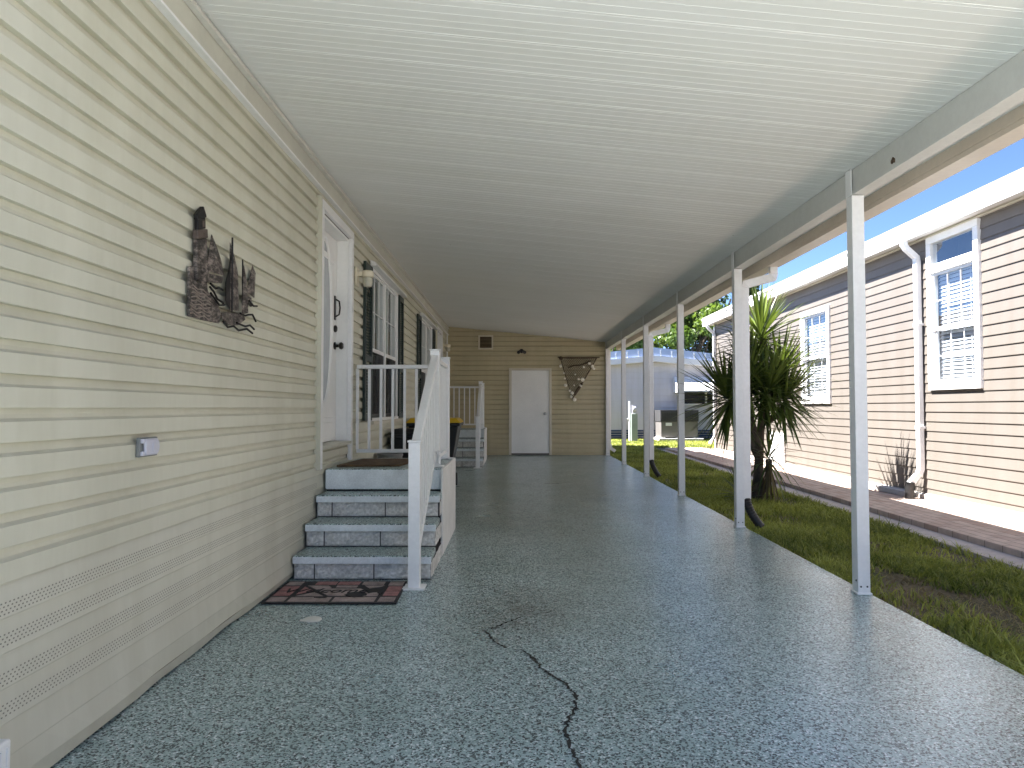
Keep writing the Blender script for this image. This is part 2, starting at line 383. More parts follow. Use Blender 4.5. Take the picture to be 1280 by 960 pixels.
def np_mesh(name, verts, faces_flat, loop_tot, mat, parent=None, tone=None, smooth=False):
    """fast mesh from numpy: every face has loop_tot corners; tone is one value per face"""
    o3 = ORIGIN.get(parent, Vector((0, 0, 0))) if parent else Vector((0, 0, 0))
    me = bpy.data.meshes.new(name); nf = len(faces_flat) // loop_tot
    me.vertices.add(len(verts)); me.vertices.foreach_set('co', (verts - np.array(o3)).astype(np.float32).ravel())
    me.loops.add(len(faces_flat)); me.loops.foreach_set('vertex_index', faces_flat.astype(np.int32))
    me.polygons.add(nf); me.polygons.foreach_set('loop_start', np.arange(0, nf * loop_tot, loop_tot, dtype=np.int32))
    me.update(calc_edges=True)
    if tone is not None:
        a = me.attributes.new('tone', 'FLOAT', 'FACE'); a.data.foreach_set('value', tone.astype(np.float32))
    if smooth: me.polygons.foreach_set('use_smooth', [True] * nf)
    me.materials.append(M[mat])
    o = bpy.data.objects.new(name, me); COL.objects.link(o)
    if parent: o.parent = parent; ORIGIN[o] = o3
    return o

def tag(o, label=None, cat=None, group=None, kind=None):
    if label: o['label'] = label
    if cat: o['category'] = cat
    if group: o['group'] = group
    if kind: o['kind'] = kind
    return o
def thing(name, loc, label, cat, group=None):
    o = bpy.data.objects.new(name, None); COL.objects.link(o); o.location = loc; o.empty_display_size = 0.2
    ORIGIN[o] = Vector(loc)
    return tag(o, label, cat, group)
def copy_tree(o, parent=None):
    c = o.copy(); COL.objects.link(c)
    if parent: c.parent = parent
    for ch in list(o.children): copy_tree(ch, c)
    return c

K = 0.0065
def gz(y): return K * max(-14.0, min(26.0, y))

# ------------------------------------------------------------------ siding
def siding(mb, fn, u0, u1, z0, z1, pitch, phase, style='dutch', openings=(), top=None, cols=None):
    """fn(u, d, z) -> xyz, d = distance proud of the wall's back plane. openings: (u0,u1,z0,z1)"""
    us = {u0, u1}
    for o in openings: us |= {max(u0, min(u1, o[0])), max(u0, min(u1, o[1]))}
    if cols: us |= {u0 + (u1 - u0) * i / cols for i in range(1, cols)}
    us = sorted(us)
    LIP = 0.013
    for a, b in zip(us, us[1:]):
        if b - a < 1e-5: continue
        mid = (a + b) / 2
        zt = top(mid) if top else z1
        ints = [(z0, zt)]
        for o in openings:
            if o[0] - 1e-6 <= mid <= o[1] + 1e-6:
                nx = []
                for p, q in ints:
                    if o[2] > p: nx.append((p, min(q, o[2])))
                    if o[3] < q: nx.append((max(p, o[3]), q))
                ints = [i for i in nx if i[1] - i[0] > 1e-5]
        for p, q in ints:
            k = math.floor((p - phase) / pitch)
            while phase + k * pitch < q:
                zb = phase + k * pitch; zu = zb + pitch
                if style == 'dutch':   # every second lap is a real panel edge, the one between is moulded
                    prof = [(-0.013 if k % 2 else -0.009, zb), (LIP, zb), (LIP + 0.001, zb + 0.004), (LIP, zb + 0.60 * pitch), (LIP - 0.008, zb + 0.635 * pitch), (-0.005, zb + 0.70 * pitch),
                            (-0.009, zb + 0.82 * pitch), (-0.009 if k % 2 else -0.013, zu)]
                else: prof = [(0.002, zb), (LIP, zb), (LIP + 0.001, zb + 0.005), (0.002, zu)]
                for (d0, za), (d1, zc) in zip(prof, prof[1:]):
                    if zc - za < 1e-9:
                        if p - 1e-6 <= za <= q + 1e-6: mb.quad(fn(a, d0, za), fn(b, d0, za), fn(b, d1, za), fn(a, d1, za))
                        continue
                    lo, hi = max(za, p), min(zc, q)
                    if hi - lo < 1e-6: continue
                    e0 = d0 + (d1 - d0) * (lo - za) / (zc - za); e1 = d0 + (d1 - d0) * (hi - za) / (zc - za)
                    mb.quad(fn(a, e0, lo), fn(b, e0, lo), fn(b, e1, hi), fn(a, e1, hi))
                k += 1

# ------------------------------------------------------------------ setting: ground
mb = MB()
ys = [-200, -14, 26, 200]
xs = [-200, -60, -20, 0, 20, 60, 200]
for i in range(3):
    for j in range(6):
        mb.quad(*[(x, y, gz(y) - 0.045) for x, y in ((xs[j], ys[i]), (xs[j + 1], ys[i]), (xs[j + 1], ys[i + 1]), (xs[j], ys[i + 1]))])
tag(mb.build('ground', 'soil', kind='structure'), 'soil under the grass strip between the two homes')

SX0, SX1, SY0, SY1 = -1.56, 2.262, -0.9, 16.6
def slab(mb, x0, x1, y0, y1, top, thick):
    mb.hexa([(x0, y0, gz(y0) + top - thick), (x1, y0, gz(y0) + top - thick), (x1, y1, gz(y1) + top - thick), (x0, y1, gz(y1) + top - thick),
             (x0, y0, gz(y0) + top), (x1, y0, gz(y0) + top), (x1, y1, gz(y1) + top), (x0, y1, gz(y1) + top)])
mb = MB(); slab(mb, SX0, SX1, SY0, SY1, 0.0, 0.12)
floor = mb.build('carport_floor', 'floor', bevel=0.006, kind='structure')
tag(floor, 'teal flake coated concrete carport floor')
# crack: a ragged strip lying on the coating
pts = [(0.235, 4.15), (0.199, 4.117), (0.074, 4.063), (-0.058, 3.898), (-0.142, 3.795), (-0.086, 3.618),
       (-0.031, 3.53), (0.053, 3.493), (0.098, 3.39), (0.138, 3.254), (0.181, 3.165), (0.224, 3.092), (0.246, 3.023), (0.263, 2.936),
       (0.241, 2.814), (0.203, 2.701), (0.198, 2.581), (0.209, 2.487), (0.224, 2.413), (0.243, 2.351), (0.263, 2.254), (0.31, 2.0), (0.30, 1.7)]
dense = []
for a, b in zip(pts, pts[1:]):
    n = max(2, int(math.dist(a, b) / 0.014))
    for i in range(n):
        t = i / n; dense.append((a[0] + (b[0] - a[0]) * t + random.gauss(0, 0.0042), a[1] + (b[1] - a[1]) * t + random.gauss(0, 0.003)))
mb = MB(); prev = None
for i, (x, y) in enumerate(dense):
    far = min(1, max(0, (y - 3.3) / 1.2))
    w = (0.0062 - 0.0012 * far) * random.uniform(0.35, 1.35)
    if random.random() < 0.10: w *= 1.8
    cur = ((x - w, y, gz(y) + 0.003), (x + w, y + random.gauss(0, .002), gz(y) + 0.003))
    if prev and not (far > 0.25 and random.random() < 0.12): mb.quad(prev[0], prev[1], cur[1], cur[0])
    prev = cur
mb.build('crack', 'crack', floor)

mb = MB(); slab(mb, -9.0, 4.6, -16, -0.91, -0.004, 0.14)  # unseen pad, made wide and pale to bounce sun under the roof
tag(mb.build('driveway', 'concrete', kind='structure'), 'unseen concrete driveway in front of the carport, widened for bounce light')
mb = MB(); slab(mb, -60, 60, -26, -17, -0.02, 0.14)  # unseen road, added with the driveway for its light
tag(mb.build('street', 'asphalt', kind='structure'), 'unseen asphalt street at the end of the driveway, added for the light')
# paver path: flush kerb strip and raised pavers
mb = MB()
slab(mb, 3.735, 3.985, -3, 18.6, -0.008, 0.10); tag(mb.build('path_border', 'curb', bevel=0.004, kind='structure'), 'pale concrete border of the paver path')
mb = MB(); slab(mb, 3.988, 4.97, -3, 18.6, 0.045, 0.15)
tag(mb.build('paver_path', 'paver', bevel=0.006, kind='structure'), 'red and tan paver path beside the beige house')

# ------------------------------------------------------------------ main house
XW = -1.5
PITCH = 0.104
house = thing('main_house', (XW, 7.5, 0.05), 'long cream vinyl sided home with dark green shutters and a white entry door', 'house')
DOORS = (0.0, 8.55)
opens = []
for dy in DOORS: opens.append((5.56 + dy, 6.54 + dy, 0.90 + K * dy, 2.77))
WINS = [(7.54, 9.28), (11.60, 13.28)]
for a, b in WINS: opens.append((a + 0.02, b - 0.02, 1.07, 2.69))
fnL = lambda u, d, z: (XW - 0.014 + d, u, z)
mb = MB(); siding(mb, fnL, 1.0, 16.52, 0.68, 2.93, PITCH, 1.2, 'dutch', opens)
mb.quad((XW - 0.014, 1.0, 0), (-9, 1.0, 0), (-9, 1.0, 3.2), (XW - 0.014, 1.0, 3.2))
mb.quad((-9, 1.0, 0), (-9, 20.5, 0), (-9, 20.5, 3.2), (-9, 1.0, 3.2))
mb.quad((XW - 0.014, 20.5, 0), (-9, 20.5, 0), (-9, 20.5, 3.2), (XW - 0.014, 20.5, 3.2))
mb.quad((XW - 0.02, 1.0, 2.93), (XW - 0.02, 16.52, 2.93), (XW - 0.02, 16.52, 3.2), (XW - 0.02, 1.0, 3.2))
mb.build('siding_wall', 'cream_y', house, fixn=False)
# skirting with vent rows
mb = MB(); siding(mb, lambda u, d, z: (XW - 0.013 + d, u, z), 1.0, 16.52, 0.16, 0.68, PITCH, 1.2, 'lap')
wav = [(1.0 + i * 0.12) for i in range(130)]
for a, b in zip(wav, wav[1:]):
    w0 = 0.006 * math.sin(a * 3.1) + 0.004 * math.sin(a * 7.7); w1 = 0.006 * math.sin(b * 3.1) + 0.004 * math.sin(b * 7.7)
    for zf0, zf1, x0, x1 in ((0.16, 0.085, 0.0, 0.004), (0.085, 0.0, 0.004, -0.016)):
        za0 = zf0 if zf0 else gz(a) - 0.0; zb0 = zf0
        z0a, z1a = zf0, (zf1 if zf1 else gz(a) + 0.004 + abs(w0)); z0b, z1b = zf0, (zf1 if zf1 else gz(b) + 0.004 + abs(w1))
        mb.quad((XW + x0 + w0 * .4 * (zf0 < .1), a, z0a), (XW + x0 + w1 * .4 * (zf0 < .1), b, z0b), (XW + x1 + w1, b, z1b), (XW + x1 + w0, a, z1a))
mb.cur = 1
for zc, rows in ((0.606, 4), (0.512, 4), (0.398, 4), (0.304, 4)):
    yy = 1.6
    while yy < 5.5:
        for r in range(rows):
            z = zc + (r - 1.5) * 0.0105; y = yy + (r % 2) * 0.009
            # depth of lap face at z
            k = math.floor((z - 1.2) / PITCH); zb = 1.2 + k * PITCH; f = (z - zb) / PITCH
            x = XW - 0.013 + 0.014 - 0.012 * f + 0.0012
            mb.quad((x, y, z - 0.0022), (x, y + 0.007, z - 0.0022), (x, y + 0.007, z + 0.0022), (x, y, z + 0.0022))
        yy += 0.018
sk = mb.build('skirting', ['skirt', 'vent_slot'], house, fixn=False)
sk['label'] = 'pale vinyl skirting with rows of small vent slots'
# header band under the carport roof
mb = MB(); mb.box(XW - 0.02, XW + 0.022, 1.0, 16.5, 2.905, 3.03); mb.build('fascia_board', 'fascia', house, bevel=0.003)
mb = MB(); mb.box(XW + 0.0, XW + 0.042, 1.0, 16.5, 2.888, 2.902); mb.build('fascia_lip', 'white_vinyl', house, bevel=0.003)
# roof of the home
mb = MB()
mb.prism([(-9.3, 3.2), (XW + 0.02, 3.2), (XW + 0.02, 3.28), (-5.2, 4.35), (-9.3, 3.28)], 0.7, 20.8, lambda u, w, d: (u, d, w))
mb.build('roof', 'shingle', house)

def entry(dy):
    dz = K * dy
    y0, y1 = 5.49 + dy, 6.605 + dy; zs = 0.90 + dz; zl = 0.715 + dz
    mb = MB()
    mb.box(XW - 0.012, XW + 0.026, y0, y0 + 0.07, zl + 0.01, 2.765); mb.box(XW - 0.012, XW + 0.026, y1 - 0.07, y1, zl + 0.01, 2.765)
    mb.box(XW - 0.012, XW + 0.026, y0, y1, 2.767, 2.835)
    cas = mb.build('door_casing', 'white_vinyl', house, bevel=0.004)
    for ya, yb in ((y0 - 0.020, y0 - 0.0005), (y1 + 0.0005, y1 + 0.018)):
        mb = MB(); mb.box(XW - 0.02, XW + 0.026 * (ya < y0) + 0.004 * (ya > y0), ya, yb, zl + 0.01, 2.85); mb.build('casing_channel', 'cream_y', house)
    mb = MB()
    mb.box(XW - 0.21, XW - 0.013, y0 + 0.045, y0 + 0.069, zs, 2.766); mb.box(XW - 0.21, XW - 0.013, y1 - 0.069, y1 - 0.045, zs, 2.766)
    mb.box(XW - 0.21, XW - 0.013, y0 + 0.07, y1 - 0.07, 2.74, 2.764)
    mb.box(XW - 0.16, XW - 0.13, y0 + 0.07, y0 + 0.085, zs, 2.74); mb.box(XW - 0.16, XW - 0.13, y1 - 0.085, y1 - 0.07, zs, 2.74)
    mb.build('door_jamb', 'door_white', house, bevel=0.003)
    mb = MB(); mb.box(XW - 0.21, XW + 0.03, y0 + 0.07, y1 - 0.07, zs - 0.025, zs); mb.build('threshold', 'fascia', house, bevel=0.004)
    mb = MB(); mb.box(XW - 0.16, XW - 0.115, y0 + 0.073, y1 - 0.073, zs + 0.006, 2.737)
    door = mb.build('entry_door', 'door_white', house, bevel=0.003)
    xc = XW - 0.115; yc = (y0 + y1) / 2; zc = zs + 1.05
    mb = MB(); ring = [(0.25 * math.cos(t), 0.72 * math.sin(t)) for t in np.linspace(0, 2 * math.pi, 41)]
    mb.tube([(xc + 0.006, yc + a, zc + b) for a, b in ring], 0.018, 8, cap=False); mb.build('oval_moulding', 'door_white', door, smooth=True)
    mb = MB(); mb.prism([(yc + a * 0.96, zc + b * 0.96) for a, b in ring[:-1]], xc + 0.001, xc + 0.005, lambda u, w, d: (d, u, w))
    mb.build('oval_glass', 'frosted', door)
    for k in range(2):
        mb = MB(); mb.box(xc, xc + 0.012, yc - 0.36, yc + 0.36, (zs + 0.17, 2.50)[k], (zs + 0.22, 2.55)[k]); mb.build('panel_moulding', 'door_white', door, bevel=0.004)
    yk = y1 - 0.15
    mb = MB(); mb.lathe([(0.034, 0), (0.034, 0.012), (0.014, 0.016), (0.014, 0.042), (0.030, 0.05), (0.034, 0.066), (0.022, 0.08), (0.004, 0.082)], (xc, yk, zs + 0.865), 'x')
    mb.build('knob', 'black_metal', door, smooth=True)
    mb = MB(); mb.lathe([(0.032, 0), (0.032, 0.016), (0.02, 0.024), (0.003, 0.026)], (xc, yk, zs + 1.02), 'x'); mb.build('deadbolt', 'black_metal', door, smooth=True)
    mb = MB(); mb.box(xc, xc + 0.01, yk - 0.024, yk + 0.024, zs + 1.10, zs + 1.32)
    mb.tube([(xc + 0.008, yk, zs + 1.13), (xc + 0.042, yk, zs + 1.15), (xc + 0.05, yk, zs + 1.21), (xc + 0.042, yk, zs + 1.27), (xc + 0.008, yk, zs + 1.29)], 0.008, 8)
    mb.build('door_knocker', 'black_metal', door, bevel=0.003, smooth=True)
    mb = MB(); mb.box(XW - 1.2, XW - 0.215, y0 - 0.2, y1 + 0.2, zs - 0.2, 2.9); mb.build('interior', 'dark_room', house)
for dy in DOORS: entry(dy)

def shutter(y0, y1, z0=1.07, z1=2.685):
    mb = MB(); x0, x1 = XW + 0.001, XW + 0.028
    mb.box(x0, x1, y0, y0 + 0.045, z0, z1); mb.box(x0, x1, y1 - 0.045, y1, z0, z1)
    for a, b in ((z0, z0 + 0.07), ((z0 + z1) / 2 - 0.2, (z0 + z1) / 2 - 0.14), (z1 - 0.07, z1)): mb.box(x0, x1 - 0.002, y0 + 0.046, y1 - 0.046, a, b)
    z = z0 + 0.075
    while z < z1 - 0.1:
        if not ((z0 + z1) / 2 - 0.23 < z < (z0 + z1) / 2 - 0.135):
            mb.hexa([(x0 + .016, y0 + .046, z), (x0 + .016, y1 - .046, z), (x0 + .020, y1 - .046, z), (x0 + .020, y0 + .046, z),
                     (x0 + .002, y0 + .046, z + .028), (x0 + .002, y1 - .046, z + .028), (x0 + .006, y1 - .046, z + .028), (x0 + .006, y0 + .046, z + .028)])
        z += 0.03
    mb.build('shutter', 'green', house)

def house_window(y0, y1):
    z0, z1 = 1.06, 2.70
    mb = MB(); f = 0.034; ym = (y0 + y1) / 2
    xo, xi = XW + 0.010, XW - 0.09
    mb.box(xi, xo, y0, y0 + f, z0 + f, z1 - f); mb.box(xi, xo, y1 - f, y1, z0 + f, z1 - f)
    mb.box(xi, xo, y0, y1, z1 - f, z1); mb.box(xi, xo - .006, ym - 0.022, ym + 0.022, z0 + f, z1 - f)
    mb.box(xi, xo + 0.012, y0, y1, z0, z0 + f)
    win = mb.build('window', 'white_vinyl', house, bevel=0.004)
    zm = z0 + (z1 - z0) * 0.47
    for a, b in ((y0 + f, ym - 0.022), (ym + 0.022, y1 - f)):
        s = 0.024
        mb = MB()   # upper sash (outer) and lower sash
        for lo, hi, xs in ((zm - 0.02, z1 - f, XW - 0.012), (z0 + f, zm + 0.02, XW - 0.045)):
            mb.box(xs - 0.025, xs, a, a + s, lo, hi); mb.box(xs - 0.025, xs, b - s, b, lo, hi)
            mb.box(xs - 0.025, xs, a + s, b - s, lo, lo + 0.04); mb.box(xs - 0.025, xs, a + s, b - s, hi - s, hi)
        for i in (1, 2):
            yy = a + s + (b - a - 2 * s) * i / 3; mb.box(XW - 0.03, XW - 0.018, yy - 0.006, yy + 0.006, zm + 0.02, z1 - f - s)
        zz = (zm + 0.02 + z1 - f - s) / 2; mb.box(XW - 0.029, XW - 0.019, a + s, b - s, zz - 0.006, zz + 0.006)
        mb.build('sash', 'white_vinyl', win)
        mb = MB(); mb.quad((XW - 0.032, a, zm), (XW - 0.032, b, zm), (XW - 0.032, b, z1 - f), (XW - 0.032, a, z1 - f))
        mb.quad((XW - 0.06, a, z0 + f), (XW - 0.06, b, z0 + f), (XW - 0.06, b, zm + .02), (XW - 0.06, a, zm + .02)); mb.build('pane', 'glass', win)
        mb = MB(); mb.quad((XW - 0.016, a, z0 + f), (XW - 0.016, b, z0 + f), (XW - 0.016, b, zm - 0.022), (XW - 0.016, a, zm - 0.022)); mb.build('insect_screen', 'screen', win)
        mb = MB(); n = 40; rows = []
        for i in range(n + 1):
            u = a + 0.02 + (b - a - 0.04) * i / n; x = XW - 0.13 + 0.022 * math.sin(i * 1.35 + a) + 0.01 * math.sin(i * 0.5)
            rows.append((x, u))
        for (xa, ua), (xb, ub) in zip(rows, rows[1:]): mb.quad((xa, ua, zm - 0.25), (xb, ub, zm - 0.25), (xb, ub, z1), (xa, ua, z1))
        mb.build('curtain', 'curtain', win, smooth=True)
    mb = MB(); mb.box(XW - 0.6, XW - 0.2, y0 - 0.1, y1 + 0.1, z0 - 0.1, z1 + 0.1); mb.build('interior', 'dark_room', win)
    mb = MB(); mb.hexa([(XW + .0, y0 - .05, 2.705), (XW + .075, y0 - .05, 2.705), (XW + .075, y1 + .4, 2.705), (XW + .0, y1 + .4, 2.705),
                        (XW + .0, y0 - .05, 2.77), (XW + .06, y0 - .05, 2.745), (XW + .06, y1 + .4, 2.745), (XW + .0, y1 + .4, 2.77)])
    mb.build('drip_cap', 'white_vinyl', win, bevel=0.004)
    mb = MB(); mb.box(XW - 0.002, XW + 0.045, y0 - 0.03, y1 + 0.03, z0 - 0.035, z0 - 0.002); mb.build('sill', 'trim_cream', win, bevel=0.004)
for a, b in WINS: house_window(a, b)
for a, b in ((7.14, 7.50), (9.31, 9.66), (11.16, 11.57), (13.31, 13.68)): shutter(a, b)

# ------------------------------------------------------------------ carport
cp = thing('carport', (0.4, 8, 0.05), 'white aluminium carport roof carried on a row of square white posts', 'carport')
YR0, YR1 = 1.8, 16.55
def cz(x): return 3.095 - (x - XW) * (0.365 / 3.7)
mb = MB()
prof = []; y = YR0
bead = [0.0, 0.064, 0.128, 0.19, 0.246]
while y < YR1:
    for k, b in enumerate(bead):
        yb = y + b
        if k == 0: prof += [(yb, 0), (yb + 0.0008, 0.002), (yb + 0.0032, 0.002), (yb + 0.006, 0.0), (yb + 0.020, 0.0), (yb + 0.0215, -0.0009), (yb + 0.0255, -0.0009), (yb + 0.027, 0)]
        else: prof += [(yb, 0), (yb + 0.0018, -0.0009), (yb + 0.0052, -0.0009), (yb + 0.007, 0)]
    y += 0.305
XE = 2.52
for (ya, da), (yb, db) in zip(prof, prof[1:]):
    mb.quad((XW - 0.02, ya, cz(XW - 0.02) + da), (XW - 0.02, yb, cz(XW - 0.02) + db), (XE, yb, cz(XE) + db), (XE, ya, cz(XE) + da))
ye = prof[-1][0]
T = 0.085
mb.quad((XW - .02, YR0, cz(XW) + T), (XW - .02, ye, cz(XW) + T), (XE, ye, cz(XE) + T), (XE, YR0, cz(XE) + T))
for yy in (YR0, ye): mb.quad((XW - .02, yy, cz(XW - .02)), (XE, yy, cz(XE)), (XE, yy, cz(XE) + T), (XW - .02, yy, cz(XW) + T))
mb.quad((XE, YR0, cz(XE)), (XE, ye, cz(XE)), (XE, ye, cz(XE) + T), (XE, YR0, cz(XE) + T))
mb.build('roof_panels', 'ceiling', cp, fixn=False)
# hanger channel on the house
mb = MB(); mb.box(XW + 0.0225, XW + 0.055, YR0, 16.5, 3.03, 3.038); mb.box(XW + 0.0225, XW + 0.03, YR0, 16.5, 3.038, 3.085)
mb.build('hanger_channel', 'white_old', cp)
# beam
XB = 2.185
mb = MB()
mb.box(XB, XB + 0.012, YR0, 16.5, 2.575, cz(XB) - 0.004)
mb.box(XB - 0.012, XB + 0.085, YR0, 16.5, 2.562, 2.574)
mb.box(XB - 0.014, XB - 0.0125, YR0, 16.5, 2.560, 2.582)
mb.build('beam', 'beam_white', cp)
mb = MB(); mb.box(XB + 0.05, XB + 0.066, YR0, 16.5, 2.5745, cz(XB + .06) - 0.004); mb.build('beam_outer_web', 'white_old', cp)
# gutter
mb = MB()
gx0, gx1, g0, g1 = 2.5215, 2.655, 2.60, cz(XE) + T + 0.015
mb.box(gx0, gx0 + 0.012, YR0, 17.2, g0, cz(XE) - 0.001 + 0.1)
mb.box(gx0 + 0.012, gx1 - 0.012, YR0, 17.2, g0, g0 + 0.01)
mb.box(gx1 - 0.012, gx1, YR0, 17.2, g0, g1)
mb.box(gx1 - 0.03, gx1 - 0.012, YR0, 17.2, g1 - 0.012, g1)
mb.box(gx0 - 0.006, gx0 - 0.0005, YR0, 17.2, g0 + 0.03, g0 + 0.045); mb.box(gx1 + 0.0005, gx1 + 0.006, YR0, 17.2, g0 + 0.05, g0 + 0.062)
mb.build('gutter', 'gutter', cp)
POSTS = [2.09, 4.50, 6.91, 9.27, 11.68, 14.03, 16.42]
for yp in POSTS:
    yy0, yy1 = yp, yp + 0.078; zb = gz(yp) + 0.002
    mb = MB(); mb.box(2.168, 2.246, yy0, yy1, zb, 2.5575)
    mb.box(2.164, 2.1705, yy0, yy1, 2.558, cz(2.166) - 0.004)
    mb.box(2.160, 2.254, yy0 - 0.008, yy1 + 0.008, zb - 0.001, zb + 0.012)
    p = mb.build('post', 'white', cp, bevel=0.003)
    mb = MB()
    for dx in (0.018, 0.058):
        mb = MB(); mb.lathe([(0.006, 0), (0.005, -0.004), (0.001, -0.005)], (2.168 + dx, yy0, zb + 0.05), 'y', 8); mb.build('screw', 'black_metal', p)
    mb = MB(); mb.lathe([(0.007, 0), (0.005, -0.005), (0.001, -0.006)], (2.168, yy0 + 0.02, zb + 0.085), 'x', 8)
    mb.build('screw', 'black_metal', p)
def downspout(yp, ytop):
    yd = yp + 0.12; x = 2.305
    mb = MB()
    mb.rect_tube([(2.60, ytop, 2.605), (2.60, ytop, 2.53), (2.585, ytop - 0.03, 2.495), (x + 0.02, yd + 0.03, 2.43), (x, yd, 2.39), (x, yd, gz(yd) + 0.26)], 0.062, 0.075, (0, 1, 0))
    d = mb.build('downspout', 'white', cp, bevel=0.008)
    mb = MB(); n = 22; path = []; rad = []
    for i in range(n + 1):
        t = i / n; px = x + 0.11 * t ** 1.6; pz = gz(yd) + 0.27 - 0.30 * t + 0.03 * t * t
        path.append((px, yd - 0.10 * t ** 1.5, pz)); rad.append(0.042 if i % 2 else 0.037)
    mb.tube(path, rad, 14); mb.build('corrugated_elbow', 'black', d, smooth=True)
downspout(6.91, 7.05); downspout(11.68, 11.85)
# mud nest on the beam
mb = MB()
for k in range(3):
    mb.lathe([(0.002, 0), (0.006, 0.003), (0.007, 0.014), (0.005, 0.024), (0.001, 0.028)], (XB - 0.004, 4.02 + 0.011 * k, 2.60 + 0.008 * (k % 2)), 'z', 10)
tag(mb.build('wasp_nest', 'wood_dark', smooth=True), 'small dark mud wasp nest stuck on the white beam near the first post', 'wasp nest')

# ------------------------------------------------------------------ shed at the end
YS = 16.5
shed = thing('storage_shed', (0.4, 17, 0.1), 'cream sided storage shed closing the far end of the carport, with a plain white door', 'shed')
XS1 = 2.262
fnS = lambda u, d, z: (u, YS + 0.014 - d, z)
mb = MB()
siding(mb, fnS, XW, XS1, gz(YS) + 0.005, 3.1, 0.113, 1.2, 'dutch', [(-0.02, 0.865, 0, 2.08)], top=lambda u: cz(u) - 0.004, cols=30)
mb.quad((XS1, YS + .012, 0), (XS1, 20.3, 0), (XS1, 20.3, cz(XS1)), (XS1, YS + .012, cz(XS1)))
mb.quad((XS1, 20.3, 0), (XW, 20.3, 0), (XW, 20.3, 3.1), (XS1, 20.3, cz(XS1)))
mb.build('siding_wall', 'cream_x', shed, fixn=False)
mb = MB(); mb.prism([(XW, 3.185), (XE, cz(XE) + T), (XE, cz(XE) + 0.0), (XW, 3.10)], 16.62, 20.5, lambda u, w, d: (u, d, w)); mb.build('roof', 'metal_roof', shed)
mb = MB(); mb.box(XS1 - 0.075, XS1 - 0.002, YS - 0.02, YS - 0.001, gz(YS) + .006, cz(2.25) - 0.06); mb.build('corner_trim', 'trim_cream', shed, bevel=0.003)
mb = MB(); mb.hexa([(XW + .03, YS - .018, cz(XW + .03) - .03), (2.17, YS - .018, cz(2.17) - .03), (2.17, YS - .001, cz(2.17) - .03), (XW + .03, YS - .001, cz(XW + .03) - .03),
                    (XW + .03, YS - .018, cz(XW + .03) - .006), (2.17, YS - .018, cz(2.17) - .006), (2.17, YS - .001, cz(2.17) - .006), (XW + .03, YS - .001, cz(XW + .03) - .006)])
mb.build('top_trim', 'cream_x', shed)
z0 = gz(YS)
mb = MB(); mb.box(-0.072, -0.015, YS - 0.03, YS + 0.06, z0 + .002, 2.075); mb.box(0.86, 0.917, YS - 0.03, YS + 0.06, z0 + .002, 2.075); mb.box(-0.072, 0.917, YS - 0.03, YS + 0.06, 2.077, 2.125)
mb.build('door_frame', 'trim_cream', shed, bevel=0.004)
mb = MB(); mb.box(-0.012, 0.857, YS - 0.006, YS + 0.04, z0 + 0.012, 2.072); dr = mb.build('shed_door', 'door_white', shed, bevel=0.003)
mb = MB(); mb.lathe([(0.036, 0), (0.036, -0.01), (0.014, -0.014), (0.014, -0.045), (0.03, -0.052), (0.034, -0.068), (0.02, -0.082), (0.003, -0.084)], (0.765, YS - 0.006, 1.07), 'y')
mb.build('knob', 'nickel', dr, smooth=True)
mb = MB(); mb.box(-0.012, 0.857, YS - 0.012, YS - 0.0065, z0 + 0.012, z0 + 0.05); mb.build('sweep', 'unit_grey', dr)
mb = MB()
for a in ((-0.78, -0.745, 2.56, 2.89), (-0.472, -0.437, 2.56, 2.89), (-0.745, -0.472, 2.56, 2.595), (-0.745, -0.472, 2.855, 2.89)): mb.box(a[0], a[1], YS - 0.035, YS - 0.001, a[2], a[3])
vt = mb.build('vent', 'trim_cream', shed, bevel=0.004)
mb = MB()
for k in range(8):
    z = 2.6 + k * 0.032; mb.hexa([(-.744, YS - .028, z), (-.473, YS - .028, z), (-.473, YS - .024, z), (-.744, YS - .024, z), (-.744, YS - .008, z + .026), (-.473, YS - .008, z + .026), (-.473, YS - .004, z + .026), (-.744, YS - .004, z + .026)])
mb.build('louvers', 'louver', vt)
mb = MB(); mb.rect_tube([(2.335, 17.12, 2.60), (2.335, 17.12, 0.36), (2.36, 17.10, 0.24), (2.46, 17.02, 0.17)], 0.06, 0.075, (0, 1, 0)); mb.build('downspout', 'white', shed, bevel=0.006)

def flood(name, loc, label):
    t = thing(name, loc, label, 'wall lamp'); x, y, z = loc
    mb = MB(); mb.lathe([(0.05, 0), (0.05, -0.03), (0.03, -0.04), (0.004, -0.042)], (x, y, z), 'y'); mb.build('base', 'black', t, smooth=True)
    for s in (-1, 1):
        mb = MB(); mb.tube([(x + s * 0.01, y - 0.03, z), (x + s * 0.03, y - 0.06, z - 0.005), (x + s * 0.04, y - 0.08, z - 0.015)], 0.010, 8)
        a = Vector((x + s * 0.042, y - 0.08, z - 0.012)); d = Vector((s * 0.35, -0.85, -0.35)).normalized()
        mb.tube([a - d * 0.03, a, a + d * 0.05, a + d * 0.085], [0.015, 0.028, 0.034, 0.038], 14); mb.build('lamp_head', 'black', t, smooth=True)
flood('wall_lamp', (0.22, YS - 0.004, 2.52), 'small black twin spotlight on the shed wall above the white door')

